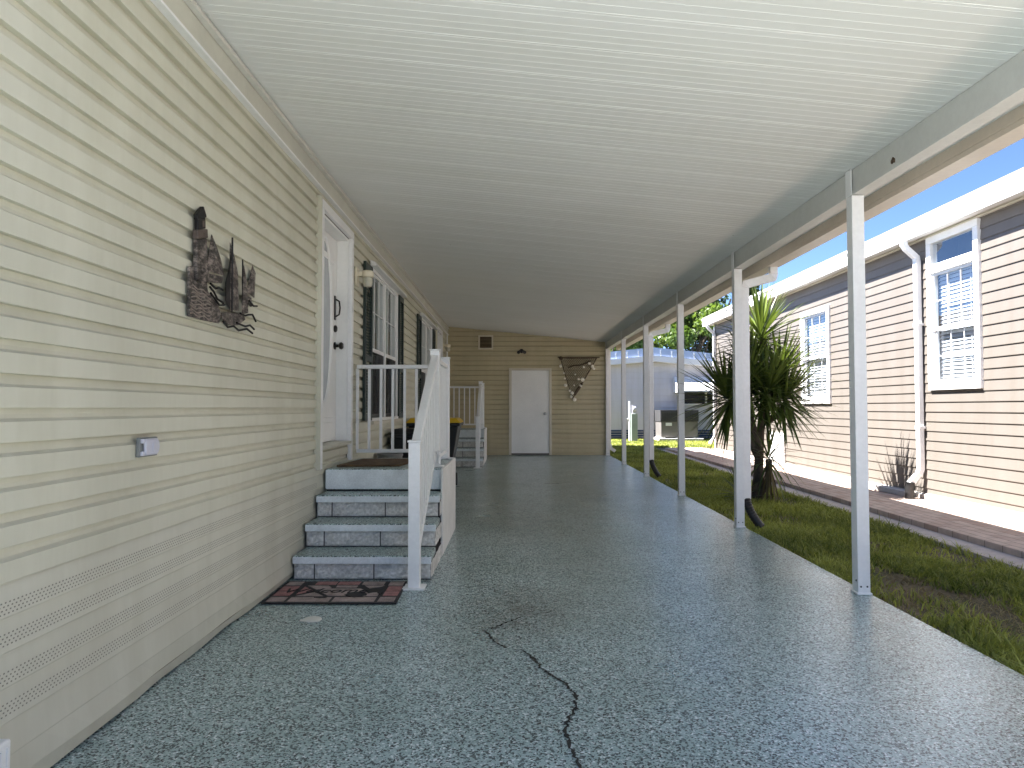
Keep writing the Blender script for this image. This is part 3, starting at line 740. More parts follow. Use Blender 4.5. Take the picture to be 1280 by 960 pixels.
def jar_lamp(y, z, label):
    x = XW + 0.002
    t = thing('porch_lamp', (x, y, z), label, 'wall lamp', 'cream jar lamps on the house wall')
    mb = MB(); mb.box(x, x + 0.022, y - 0.055, y + 0.055, z - 0.09, z + 0.085); mb.build('backplate', 'lamp_cream', t, bevel=0.006)
    mb = MB(); mb.box(x + 0.022, x + 0.10, y - 0.03, y + 0.03, z + 0.0, z + 0.045)
    mb.lathe([(0.050, -0.01), (0.058, 0.0), (0.058, 0.04), (0.045, 0.055), (0.01, 0.06)], (x + 0.115, y, z), 'z', 18); mb.build('holder', 'lamp_cream', t, bevel=0.003, smooth=True)
    mb = MB(); mb.lathe([(0.012, -0.105), (0.036, -0.098), (0.046, -0.075), (0.047, -0.02), (0.043, -0.011)], (x + 0.115, y, z), 'z', 18); mb.build('glass_jar', 'jar', t, smooth=True)
jar_lamp(6.79, 2.46, 'cream jar lamp on the house wall between the near door and the green shutters')
jar_lamp(15.34, 2.52, 'cream jar lamp high on the house wall beside the far second door')
# conduit near the far corner
mb = MB(); mb.tube([(XW + 0.03, 16.1, 2.86), (XW + 0.03, 16.1, 1.55)], 0.016, 10)
cb = thing('conduit', (XW, 16.1, 1.4), 'white vertical conduit with a small box on the house wall beside the shed', 'conduit')
mb.build('pipe', 'white', cb, smooth=True)
mb = MB(); mb.box(XW + 0.002, XW + 0.09, 16.0, 16.2, 1.25, 1.55); mb.build('junction_box', 'white_old', cb, bevel=0.006)

# ------------------------------------------------------------------ stairs with railing
SXL, SXR = -1.485, -0.55
def make_steps():
    t = thing('concrete_steps', (-1.0, 4.85, gz(4.9)), 'near concrete stairs with grey block risers up to the front entry door', 'stairs')
    tops = [0.20, 0.37, 0.54]; ys = [4.85, 5.135, 5.415, 5.70]; yb = 6.90
    ins = [0.0, 0.012, 0.020]
    for k in range(3):
        base = gz(5) - 0.0 if k == 0 else tops[k - 1]
        mb = MB(); mb.box(SXL, SXR, ys[k], (ys[k + 1] + 0.05) if k < 2 else 5.70, tops[k] - 0.052, tops[k]); mb.build('tread', ['floor'], t, bevel=0.012)
        # painted nosing face
        mb = MB(); mb.box(SXL + .002, SXR + 0.003, ys[k] - 0.004, ys[k] + 0.02, tops[k] - 0.054, tops[k] - 0.008); mb.build('nosing', 'concrete_paint', t, bevel=0.004)
        # block riser : blocks with dark joints
        mb = MB(); yf = ys[k] + 0.028; z0 = base + 0.004; z1 = tops[k] - 0.056
        mb.cur = 1; mb.box(SXL + 0.004, SXR - 0.006, yf + 0.012, 6.0, z0 - 0.003, z1 + 0.001); mb.cur = 0
        cuts = [SXL, SXL + (0.14, 0.15, 0.12)[k], SXL + (0.53, 0.55, 0.56)[k], SXR]
        cuts = [SXL] + [SXL + (0.14, 0.13, 0.115)[k] + 0.405 * j for j in range(3)] + [SXR]
        cuts = sorted(c for c in cuts if c <= SXR)
        for a, b in zip(cuts, cuts[1:]):
            if b - a < 0.02: continue
            n = max(2, int((b - a) / 0.022)); m = 7
            g = {}
            for i in range(n + 1):
                for j in range(m + 1):
                    ed = i in (0, n) or j in (0, m)
                    g[i, j] = (a + 0.004 + (b - a - 0.008) * i / n, yf + (0.008 if ed else random.uniform(-0.004, 0.006)), z0 + 0.003 + (z1 - z0 - 0.005) * j / m)
            for i in range(n):
                for j in range(m): mb.quad(g[i, j], g[i + 1, j], g[i + 1, j + 1], g[i, j + 1])
        # right side blocks
        g = {}; a, b = yf + 0.006, 5.62; n = max(4, int((b - a) / 0.05))
        for i in range(n + 1):
            for j in range(4): g[i, j] = (SXR - 0.002 + random.uniform(-0.004, 0.003), a + (b - a) * i / n, z0 + (z1 - z0) * j / 3)
        for i in range(n):
            for j in range(3): mb.quad(g[i, j], g[i + 1, j], g[i + 1, j + 1], g[i, j + 1])
        mb.build('riser', ['block', 'mortar'], t, fixn=False)
    mb = MB(); mb.box(SXL, SXR - 0.012, 5.70, yb, 0.55, 0.715); mb.cur = 1
    mb.box(SXL + .001, SXR - 0.014, 5.71, yb - .002, gz(6), 0.549); mb.build('landing', ['floor', 'mortar'], t, bevel=0.01)
    mb = MB(); mb.box(SXL + .001, SXR - 0.013, 5.692, 5.7, 0.555, 0.708); mb.build('landing_face', 'concrete_paint', t)
    mb = MB(); mb.box(SXR - 0.011, SXR + 0.006, 5.625, yb, gz(6), 0.722); mb.build('side_panel', 'stucco', t, bevel=0.004)
    mb = MB(); mb.box(SXL, SXR - 0.012, yb + 0.001, yb + 0.02, gz(6), 0.715); mb.build('back_panel', 'stucco', t)
    return t
def make_railing():
    X = -0.635
    t = thing('stair_railing', (X, 4.67, gz(4.67)), 'white metal railing on the near stairs, rising from the welcome mat to the landing', 'railing')
    w = 0.076
    newels = [(X, 4.67, gz(4.67), 0.995), (X, 5.88, 0.715, 1.69), (X, 6.80, 0.715, 1.69)]
    for x, y, z0, z1 in newels:
        mb = MB(); mb.box(x - w / 2, x + w / 2, y - w / 2, y + w / 2, z0 + 0.002, z1 - 0.02); p = mb.build('newel_post', 'white_vinyl', t, bevel=0.004)
        mb = MB(); mb.box(x - w / 2 - 0.006, x + w / 2 + 0.006, y - w / 2 - 0.006, y + w / 2 + 0.006, z1 - 0.0195, z1 - 0.005); mb.build('cap', 'white_vinyl', p, bevel=0.004)
        mb = MB(); mb.box(x - w / 2 - 0.035, x + w / 2 + 0.035, y - w / 2 - 0.035, y + w / 2 + 0.035, z0 + 0.001, z0 + 0.011); mb.build('base_plate', 'white_vinyl', p, bevel=0.003)
    sl = 0.60
    ht = lambda y: 0.955 + (y - 4.71) * (1.615 - 0.955) / (5.84 - 4.71)
    hb = lambda y: 0.20 + (y - 4.71) * 0.56
    mb = MB(); mb.bar((X, 4.705, ht(4.705)), (X, 5.845, ht(5.845)), 0.062, 0.04); mb.build('handrail', 'white_vinyl', t, bevel=0.008)
    mb = MB(); mb.bar((X, 4.705, hb(4.705)), (X, 5.845, hb(5.845)), 0.034, 0.034); mb.build('bottom_rail', 'white_vinyl', t, bevel=0.004)
    for k in range(9):
        y = 4.79 + k * 0.118
        mb = MB(); mb.box(X - .012, X + .012, y - .012, y + .012, hb(y) + .008, ht(y) - .015); mb.build('baluster', 'white_vinyl', t)
    # landing side
    mb = MB(); mb.box(X - .028, X + .028, 5.92, 6.76, 1.575, 1.612); mb.build('handrail', 'white_vinyl', t, bevel=0.006)
    mb = MB(); mb.box(X - .017, X + .017, 5.92, 6.76, 0.775, 0.809); mb.build('bottom_rail', 'white_vinyl', t, bevel=0.004)
    for k in range(7):
        y = 6.0 + k * 0.112; mb = MB(); mb.box(X - .012, X + .012, y - .012, y + .012, 0.81, 1.574); mb.build('baluster', 'white_vinyl', t)
    # back of the landing
    Y = 6.80
    mb = MB(); mb.box(SXL + .004, X - w / 2, Y - .028, Y + .028, 1.575, 1.612); mb.build('handrail', 'white_vinyl', t, bevel=0.006)
    mb = MB(); mb.box(SXL + .004, X - w / 2, Y - .017, Y + .017, 0.775, 0.809); mb.build('bottom_rail', 'white_vinyl', t, bevel=0.004)
    for k in range(8):
        x = -1.475 + k * 0.1125
        if x > X - 0.06: break
        mb = MB(); mb.box(x - .012, x + .012, Y - .012, Y + .012, 0.81, 1.574); mb.build('baluster', 'white_vinyl', t)
    # curled end of the lower rail beside the newel
    mb = MB(); path = []
    for i in range(15):
        a = R(-90 + i * 17); r = 0.05
        path.append((X + 0.04, 5.80 + r * math.cos(a) * 0.8, 0.79 + r * math.sin(a)))
    mb.tube(path, 0.013, 8); mb.build('scroll', 'white_vinyl', t, smooth=True)
    return t
DY2 = 8.55
st1 = make_steps(); rl1 = make_railing()
st2 = copy_tree(st1); st2.location.y += DY2; st2.location.z += K * DY2
rl2 = copy_tree(rl1); rl2.location.y += DY2; rl2.location.z += K * DY2
st2['label'] = 'far concrete stairs with block risers near the shed, next to the yellow lidded bin'
rl2['label'] = 'white metal railing on the far stairs close to the shed wall'
for o in (st1, st2): o['group'] = 'stairs up to the house doors'
for o in (rl1, rl2): o['group'] = 'white stair railings'

# ------------------------------------------------------------------ mats and small things on the floor
t = thing('welcome_mat', (-1.1, 4.56, gz(4.56)), 'black and rose rubber welcome mat at the foot of the near stairs', 'doormat')
def mpt(u, v, h): # u 0..1 along X, v 0..1 along Y
    x = -1.497 + 0.807 * u + 0.0 * v; y = 4.285 + 0.52 * v
    return (x, y, gz(y) + h)
mb = MB(); mb.prism([(0, 0), (1, 0), (0.985, 1), (0.0, 1)], 0.003, 0.011, lambda u, w, d: mpt(u, w, d))
def mpanel(poly, m, h=0.0135):
    c = (sum(p[0] for p in poly) / len(poly), sum(p[1] for p in poly) / len(poly))
    mb.prism([(c[0] + (p[0] - c[0]) * 0.93, c[1] + (p[1] - c[1]) * 0.89) for p in poly], 0.0112, h, lambda u, w, d: mpt(u, w, d))
mb.cur = 1
rose = [[(0.02, .28), (.155, .28), (.155, .50), (.02, .50)], [(0.02, .50), (.155, .50), (.155, .74), (.02, .74)],
        [(.86, .28), (.98, .28), (.98, .50), (.86, .50)], [(.86, .50), (.98, .50), (.98, .74), (.86, .74)],
        [(.19, .33), (.30, .52), (.19, .74)], [(.25, .80), (.43, .80), (.43, .97), (.25, .97)], [(.43, .80), (.62, .80), (.62, .97), (.43, .97)]]
for p in rose: mpanel(p, 0)
mb.cur = 2
grey = [[(.02, .03), (.16, .03), (.16, .25), (.02, .25)], [(.17, .03), (.50, .03), (.50, .24), (.17, .24)], [(.50, .03), (.84, .03), (.84, .24), (.50, .24)], [(.85, .03), (.98, .03), (.98, .25), (.85, .25)],
        [(.02, .76), (.15, .76), (.15, .97), (.02, .97)], [(.85, .76), (.975, .76), (.975, .97), (.85, .97)], [(.63, .80), (.82, .80), (.82, .97), (.63, .97)],
        [(.19, .27), (.42, .27), (.32, .47)], [(.44, .27), (.62, .27), (.75, .40), (.72, .52), (.66, .64), (.36, .64), (.33, .50)], [(.20, .77), (.31, .56), (.42, .66), (.38, .77)],
        [(.44, .77), (.44, .67), (.62, .67), (.62, .77)], [(.65, .27), (.83, .27), (.83, .47), (.77, .44)], [(.66, .77), (.72, .62), (.83, .74), (.83, .77)]]
for p in grey: mpanel(p, 0)
mb.build('mat_body', ['rubber', 'mat_red', 'mat_grey'], t)
cu = bpy.data.curves.new('lettering', 'FONT'); cu.body = 'Welcome'; cu.size = 0.135; cu.extrude = 0.0012; cu.align_x = 'CENTER'; cu.shear = 0.25
to = bpy.data.objects.new('lettering_source', cu); COL.objects.link(to)
bpy.context.view_layer.update()
me = bpy.data.meshes.new_from_object(to.evaluated_get(bpy.context.evaluated_depsgraph_get()))
bpy.data.objects.remove(to)
me.materials.append(M['rubber'])
lo = bpy.data.objects.new('lettering', me); COL.objects.link(lo); lo.parent = t
lo.location = (-0.08, -0.055, gz(4.56) * 0 + 0.0152)
lo.rotation_euler = (R(0.37), 0, 0)
# black tar blot worn into the mat
mb = MB()
for cx, cy, rx, ry in ((.655, .34, .085, .12), (.83, .55, .03, .22), (.40, .22, .05, .04)):
    mb.prism([(cx + rx * math.cos(a) * random.uniform(.75, 1.1), cy + ry * math.sin(a) * random.uniform(.75, 1.1)) for a in np.linspace(0, 2 * math.pi, 18)[:-1]], 0.0112, 0.0155, lambda u, w, d: mpt(u, w, d))
mb.build('dark_blot', 'rubber', t)

zl = 0.7152
mb = MB(); mb.hexa([(-1.44, 5.86, zl), (-0.93, 5.90, zl), (-0.86, 6.62, zl), (-1.38, 6.60, zl), (-1.44, 5.86, zl + .018), (-0.93, 5.90, zl + .018), (-0.86, 6.62, zl + .018), (-1.38, 6.60, zl + .018)])
tag(mb.build('coir_mat', 'coir', bevel=0.004), 'brown coir doormat on the landing below the front door', 'doormat')
mb = MB(); mb.lathe([(0.052, 0.0), (0.05, 0.006), (0.038, 0.010), (0.02, 0.011), (0.003, 0.0115)], (-1.105, 3.985, gz(3.985) + 0.001), 'z', 28)
mb.box(-1.17, -1.135, 3.95, 3.985, gz(3.97) + .001, gz(3.97) + .006)
tag(mb.build('floor_cap', 'white_old', bevel=0.002, smooth=True), 'round white plastic cap set in the teal floor in front of the welcome mat', 'drain cap')

# ------------------------------------------------------------------ bins
def bin_(loc, w, d, h, lid, label, rot=0):
    t = thing('wheeled_bin', loc, label, 'bin', 'bins standing between the two stairs'); t.rotation_euler = (0, 0, rot)
    x, y, z = loc
    mb = MB(); a = 0.52
    def ring(s, zz): return [(x - w / 2 * s, y - d / 2 * s, zz), (x + w / 2 * s, y - d / 2 * s, zz), (x + w / 2 * s, y + d / 2 * s, zz), (x - w / 2 * s, y + d / 2 * s, zz)]
    mb.hexa(ring(a, z + 0.04) + ring(0.93, z + h - 0.06))
    mb.hexa(ring(1.0, z + h - 0.06) + ring(1.0, z + h - 0.012)); mb.build('body', 'bin_black', t, bevel=0.015)
    mb = MB(); mb.hexa(ring(1.03, z + h - 0.011) + ring(0.86, z + h + 0.055)); mb.box(x - w * .2, x + w * .2, y - d * .56, y - d * .5, z + h - .005, z + h + .012)
    mb.build('lid', lid, t, bevel=0.02)
    mb = MB()
    mb.tube([(x - w * .36, y + d * .52, z + h - .03), (x - w * .36, y + d * .6, z + h), (x + w * .36, y + d * .6, z + h), (x + w * .36, y + d * .52, z + h - .03)], 0.014, 8); mb.build('handle', 'bin_black', t, smooth=True)
    for s in (-1, 1):
        mb = MB(); mb.lathe([(0.05, -.02), (0.09, -.022), (0.095, 0), (0.09, .022), (0.05, .02)], (x + s * w * .36, y + d * .38, z + 0.096), 'x', 18); mb.build('wheel', 'black', t, smooth=True)
    return t
bin_((-1.13, 8.75, gz(8.7)), 0.62, 0.66, 0.84, 'bin_black', 'black wheeled bin with a black lid behind the near landing railing')
bin_((-1.09, 10.2, gz(10)), 0.74, 0.72, 0.94, 'yellow', 'black wheeled bin with a bright yellow lid just before the far stairs')
t = thing('grey_pail', (-1.36, 7.85, gz(7.8)), 'small grey pail on the floor below the green shuttered window', 'pail')
mb = MB(); mb.lathe([(0.10, 0.0), (0.10, 0.004), (0.135, 0.62), (0.142, 0.625), (0.142, 0.65), (0.12, 0.65), (0.115, 0.60)], (-1.34, 7.85, gz(7.8) + .002), 'z', 24); mb.build('body', 'grey_plastic', t, smooth=True)

# ------------------------------------------------------------------ wall art
art = thing('wall_sculpture', (XW, 3.6, 1.6), 'bronze wall sculpture of a lighthouse and sailing boats on the cream siding', 'wall art')
fa = lambda u, w, d: (XW + d, u, w)
def slabp(name, poly, d0, d1, m, bev=0.005, parent=None):
    d0 = 0.008 + (d0 - 0.016) * 0.3; d1 = 0.008 + (d1 - 0.016) * 0.42; bev = min(bev, 0.004)
    mb = MB(); mb.prism(poly, d0, d1, fa); return mb.build(name, m, parent or art, bevel=bev)
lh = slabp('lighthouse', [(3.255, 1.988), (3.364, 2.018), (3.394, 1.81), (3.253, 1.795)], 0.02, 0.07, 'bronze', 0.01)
slabp('gallery_band', [(3.250, 2.032), (3.362, 2.062), (3.368, 2.020), (3.250, 1.990)], 0.016, 0.080, 'bronze_light', 0.006, lh)
slabp('lantern_room', [(3.262, 2.083), (3.349, 2.113), (3.353, 2.062), (3.264, 2.034)], 0.024, 0.066, 'bronze_dark', 0.008, lh)
slabp('lantern_window', [(3.312, 2.089), (3.334, 2.096), (3.336, 2.066), (3.314, 2.059)], 0.0665, 0.069, 'bronze_light', 0.0, lh)
slabp('spire', [(3.250, 2.103), (3.281, 2.131), (3.322, 2.162), (3.357, 2.123), (3.352, 2.115), (3.258, 2.080)], 0.02, 0.072, 'bronze_dark', 0.006, lh)
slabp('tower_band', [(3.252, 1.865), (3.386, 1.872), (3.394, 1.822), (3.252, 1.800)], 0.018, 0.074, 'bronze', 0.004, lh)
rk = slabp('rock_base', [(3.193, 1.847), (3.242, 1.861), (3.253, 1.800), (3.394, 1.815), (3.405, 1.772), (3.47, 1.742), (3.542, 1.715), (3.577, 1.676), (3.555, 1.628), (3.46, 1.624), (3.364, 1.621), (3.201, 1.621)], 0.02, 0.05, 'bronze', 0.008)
mb = MB()
for k in range(9):
    z = 1.635 + k * 0.0165; u0 = 3.205 + 0.002 * k
    mb.tube([(XW + .0225, u0 + 0.22 * i / 7, z + 0.006 * math.sin(i * 1.6 + k) - 0.0018 * i * (k > 6)) for i in range(8)], 0.0032, 6)
mb.build('surf_relief', 'bronze_relief', rk, smooth=True)
def boat(sails, hull, d, label=None):
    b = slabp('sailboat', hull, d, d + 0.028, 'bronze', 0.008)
    for i, s in enumerate(sails):
        cx = sum(p[0] for p in s) / len(s); cz_ = sum(p[1] for p in s) / len(s)
        mb = MB(); n = len(s)
        bk = [(XW + d * .5 + 0.012 + 0.006 * i, u, w) for u, w in s]; ct = (XW + d * .5 + 0.024 + 0.006 * i, cx, cz_)
        for j in range(n): mb.quad(bk[j], bk[(j + 1) % n], ct)
        mb.quad(*[(p[0] - 0.003, p[1], p[2]) for p in bk]); mb.build('sail', ('bronze', 'bronze_dark')[i % 2], b)
    return b
boat([[(3.441, 2.056), (3.414, 1.969), (3.39, 1.887), (3.398, 1.865), (3.605, 1.880), (3.566, 1.949), (3.507, 2.007)]],
     [(3.395, 1.855), (3.601, 1.874), (3.585, 1.836), (3.50, 1.822), (3.408, 1.821)], 0.02)
boat([[(3.668, 2.067), (3.70, 2.04), (3.733, 2.003), (3.784, 1.929), (3.805, 1.724), (3.674, 1.711)], [(3.639, 1.92), (3.602, 1.841), (3.601, 1.751), (3.660, 1.713), (3.664, 1.998)],
      [(3.838, 1.983), (3.884, 1.91), (3.916, 1.726), (3.82, 1.707)]],
     [(3.577, 1.686), (3.674, 1.70), (3.885, 1.713), (3.917, 1.69), (3.805, 1.645), (3.676, 1.633), (3.6, 1.653)], 0.03)
boat([[(4.026, 2.016), (4.077, 1.976), (4.06, 1.831), (3.93, 1.848), (3.975, 1.926)]], [(3.907, 1.829), (4.019, 1.826), (4.026, 1.774), (3.94, 1.791)], 0.02)
for w in ([(3.576, 1.641), (3.643, 1.617), (3.722, 1.633), (3.794, 1.616), (3.919, 1.639), (4.012, 1.623)], [(3.769, 1.655), (3.893, 1.649), (3.97, 1.664), (4.038, 1.648)],
          [(3.815, 1.713), (3.891, 1.708), (3.942, 1.72), (4.008, 1.729), (4.064, 1.696)], [(3.407, 1.789), (3.457, 1.772), (3.499, 1.744), (3.573, 1.736), (3.584, 1.722)],
          [(3.412, 1.807), (3.477, 1.792), (3.518, 1.804), (3.571, 1.799)], [(3.952, 1.8), (4.02, 1.78), (4.081, 1.787)], [(3.418, 1.761), (3.479, 1.736), (3.531, 1.716), (3.595, 1.728)]):
    mb = MB(); mb.tube([(XW + 0.03, u, z) for u, z in w], 0.0055, 8); mb.build('wave_wire', 'bronze_dark', art, smooth=True)
mb = MB(); mb.tube([(XW + .04, 3.664, 2.09), (XW + .04, 3.672, 1.70)], 0.005, 8); mb.build('mast', 'bronze_dark', art)
mb = MB(); mb.tube([(XW + .03, 3.843, 2.01), (XW + .03, 3.85, 1.71)], 0.004, 8); mb.build('mast', 'bronze_dark', art)

art.scale.y = 0.95; art.location.y += 0.03
# weather cover for an outlet
ob = thing('outlet_box', (XW, 2.92, 1.04), 'pale grey weatherproof outlet cover on the cream siding below the sculpture', 'outlet cover')
mb = MB(); mb.box(XW + .001, XW + .018, 2.842, 2.985, 1.003, 1.081); mb.build('gasket', 'grey_plastic', ob, bevel=0.004)
mb = MB(); mb.prism([(2.864, 1.008), (2.958, 1.008), (2.973, 1.02), (2.980, 1.042), (2.973, 1.064), (2.958, 1.076), (2.864, 1.076)], 0.0185, 0.032, fa); mb.build('flap_cover', 'box_grey', ob, bevel=0.006)
for z in (1.017, 1.067):
    mb = MB(); mb.box(XW + .0185, XW + .030, 2.843, 2.862, z - 0.009, z + 0.009); mb.build('hinge', 'box_grey', ob, bevel=0.003)
mb = MB(); mb.box(XW + .032, XW + .035, 2.915, 2.955, 1.022, 1.062); mb.build('embossing', 'box_grey', ob, bevel=0.002)

# white ribbed hood low on the skirting
t = thing('vent_hood', (XW, 2.0, 0.2), 'white ribbed plastic hood low on the pale house skirting, below the vent slots', 'vent hood')
mb = MB(); mb.box(XW + .002, XW + .05, 1.93, 2.098, 0.13, 0.245); mb.build('hood', 'white_vinyl', t, bevel=0.008)
mb = MB()
for k in range(6): mb.box(XW + .05, XW + .055, 1.945 + k * .026, 1.953 + k * .026, 0.135, 0.225)
mb.build('rib', 'white_vinyl', t)

# ------------------------------------------------------------------ fishing net decoration
YN = YS - 0.03
t = thing('net_hanging', (1.5, YN, 2.3), 'brown triangular fishing net with sea shells, hung on the shed wall beside the white door', 'wall decoration')
mb = MB(); mb.tube([(1.06, YN - .01, 2.372), (2.03, YN - .01, 2.37)], 0.012, 8)
mb.lathe([(0.02, -.04), (0.04, -.02), (0.04, .02), (0.02, .04)], (1.13, YN - .01, 2.355), 'x', 10); mb.build('rod', 'wood_dark', t, smooth=True)
A, B, C_ = Vector((1.12, 0, 2.36)), Vector((1.96, 0, 2.36)), Vector((1.40, 0, 1.42))
mb = MB()
def inside(p):
    def s(a, b): return (p.x - b.x) * (a.z - b.z) - (a.x - b.x) * (p.z - b.z)
    d = [s(A, B), s(B, C_), s(C_, A)]; return not (min(d) < 0 < max(d))
for dirx in (-1, 1):
    for k in range(-40, 60):
        seg = []
        for i in range(60):
            z = 2.36 - i * 0.017; x = 1.1 + k * 0.042 + dirx * i * 0.0115
            p = Vector((x, 0, z))
            if inside(p): seg.append((x + 0.004 * math.sin(i), YN - 0.012 + 0.012 * math.sin(x * 9 + z * 5), z))
            else:
                if len(seg) > 1: mb.tube(seg, 0.0032, 4, cap=False)
                seg = []
        if len(seg) > 1: mb.tube(seg, 0.0032, 4, cap=False)
for a, b, r in ((A, C_, 0.009), (B, C_, 0.011), (A, B, 0.008)):
    mb.tube([(a.x + (b.x - a.x) * i / 9, YN - .02, a.z + (b.z - a.z) * i / 9 - 0.02 * math.sin(math.pi * i / 9)) for i in range(10)], r, 6)
mb.tube([(1.44 + .06 * i, YN - .022, 1.5 + 0.09 * i) for i in range(4)], 0.03, 6)
mb.tube([(1.30 + .13 * i, YN - .022, 2.13 + 0.035 * i + .02 * math.sin(i * 2)) for i in range(5)], 0.016, 6)
mb.build('netting', 'net', t)
for i, (x, z) in enumerate([(1.124, 2.169), (1.201, 2.008), (1.223, 1.884), (1.238, 1.723), (1.338, 1.6), (1.392, 1.546), (1.368, 1.461), (1.448, 1.395), (1.584, 1.715), (1.631, 1.854), (1.542, 1.866), (1.66, 2.146), (1.786, 2.231), (1.86, 2.162), (1.89, 2.108), (1.462, 1.977), (1.438, 1.723)]):
    s = 1.2 * (0.030, 0.018, 0.022, 0.033, 0.022, 0.034, 0.028, 0.036, 0.032, 0.040, 0.026, 0.024, 0.026, 0.032, 0.026, 0.017, 0.018)[i]
    mb = MB(); mb.lathe([(s * .2, 0.004), (s * .9, 0.0), (s, -0.008), (s * .7, -0.020), (s * .25, -0.026)], (x, YN - 0.026, z), 'y', 11)
    mb.build('shell', 'shell', t, smooth=True)

# ------------------------------------------------------------------ neighbour house on the right
XN = 5.0; PN = 0.115
nb = thing('beige_house', (XN, 8, 0.05), 'beige vinyl sided house across the grass with white framed windows and a paver path', 'house')
NW = [(7.55, 8.50, 1.41, 3.235, True), (11.15, 12.25, 1.27, 2.83, False), (1.5, 2.45, 1.41, 3.235, True)]
fnN = lambda u, d, z: (XN + 0.014 - d, u, z)
mb = MB(); siding(mb, fnN, -6, 17.55, 0.17, 3.27, PN, 1.27, 'lap', [(a + .03, b - .03, c + .03, d - .03) for a, b, c, d, _ in NW])
mb.quad((XN + .012, 17.55, 0), (13, 17.55, 0), (13, 17.55, 3.3), (XN + .012, 17.55, 3.3)); mb.quad((XN + .012, -6, 0), (13, -6, 0), (13, -6, 3.3), (XN + .012, -6, 3.3))
mb.prism([(5.0, 3.3), (13.0, 3.3), (9.0, 4.7)], -5.99, 17.54, lambda u, w, d: (u, d, w))
mb.quad((13, -6, 0), (13, 17.55, 0), (13, 17.55, 3.3), (13, -6, 3.3))
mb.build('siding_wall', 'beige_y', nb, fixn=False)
mb = MB(); mb.hexa([(XN - .03, -6, -.2), (XN + .05, -6, -.2), (XN + .05, 17.55, 0.0), (XN - .03, 17.55, 0.0), (XN - .03, -6, gz(-6) + .10), (XN + .05, -6, gz(-6) + .12), (XN + .05, 17.55, gz(17.5) + .12), (XN - .03, 17.55, gz(17.5) + .10)])
mb.box(XN - .012, XN + .012, -6, 17.55, 0.155, 0.172); mb.build('foundation', 'foundation', nb, bevel=0.006)
mb = MB(); mb.box(XN - .018, XN - .001, 17.47, 17.56, 0.17, 3.2); mb.build('corner_trim', 'white_vinyl', nb, bevel=0.003)
mb = MB(); mb.box(4.80, XN + .05, -6, 17.85, 3.262, 3.275); mb.build('soffit', 'white_old', nb)
mb = MB(); mb.box(XN - .03, XN - .001, -6, 17.5, 3.235, 3.261); mb.build('frieze', 'trim_cream', nb)
mb = MB()
mb.prism([(4.80, 3.24), (4.715, 3.24), (4.70, 3.30), (4.715, 3.36), (4.69, 3.40), (4.69, 3.44), (4.705, 3.44), (4.73, 3.37), (4.80, 3.37)], -6, 17.86, lambda u, w, d: (u + 0.085, d, w)); mb.build('gutter', 'white', nb)
mb = MB(); mb.hexa([(4.80, -6.2, 3.36), (9.0, -6.2, 4.72), (9.0, 17.9, 4.72), (4.80, 17.9, 3.36), (4.80, -6.2, 3.46), (9.0, -6.2, 4.82), (9.0, 17.9, 4.82), (4.80, 17.9, 3.46)])
mb.hexa([(13.2, -6.2, 3.36), (9.001, -6.2, 4.72), (9.001, 17.9, 4.72), (13.2, 17.9, 3.36), (13.2, -6.2, 3.46), (9.001, -6.2, 4.82), (9.001, 17.9, 4.82), (13.2, 17.9, 3.46)])
mb.build('roof', 'shingle', nb)
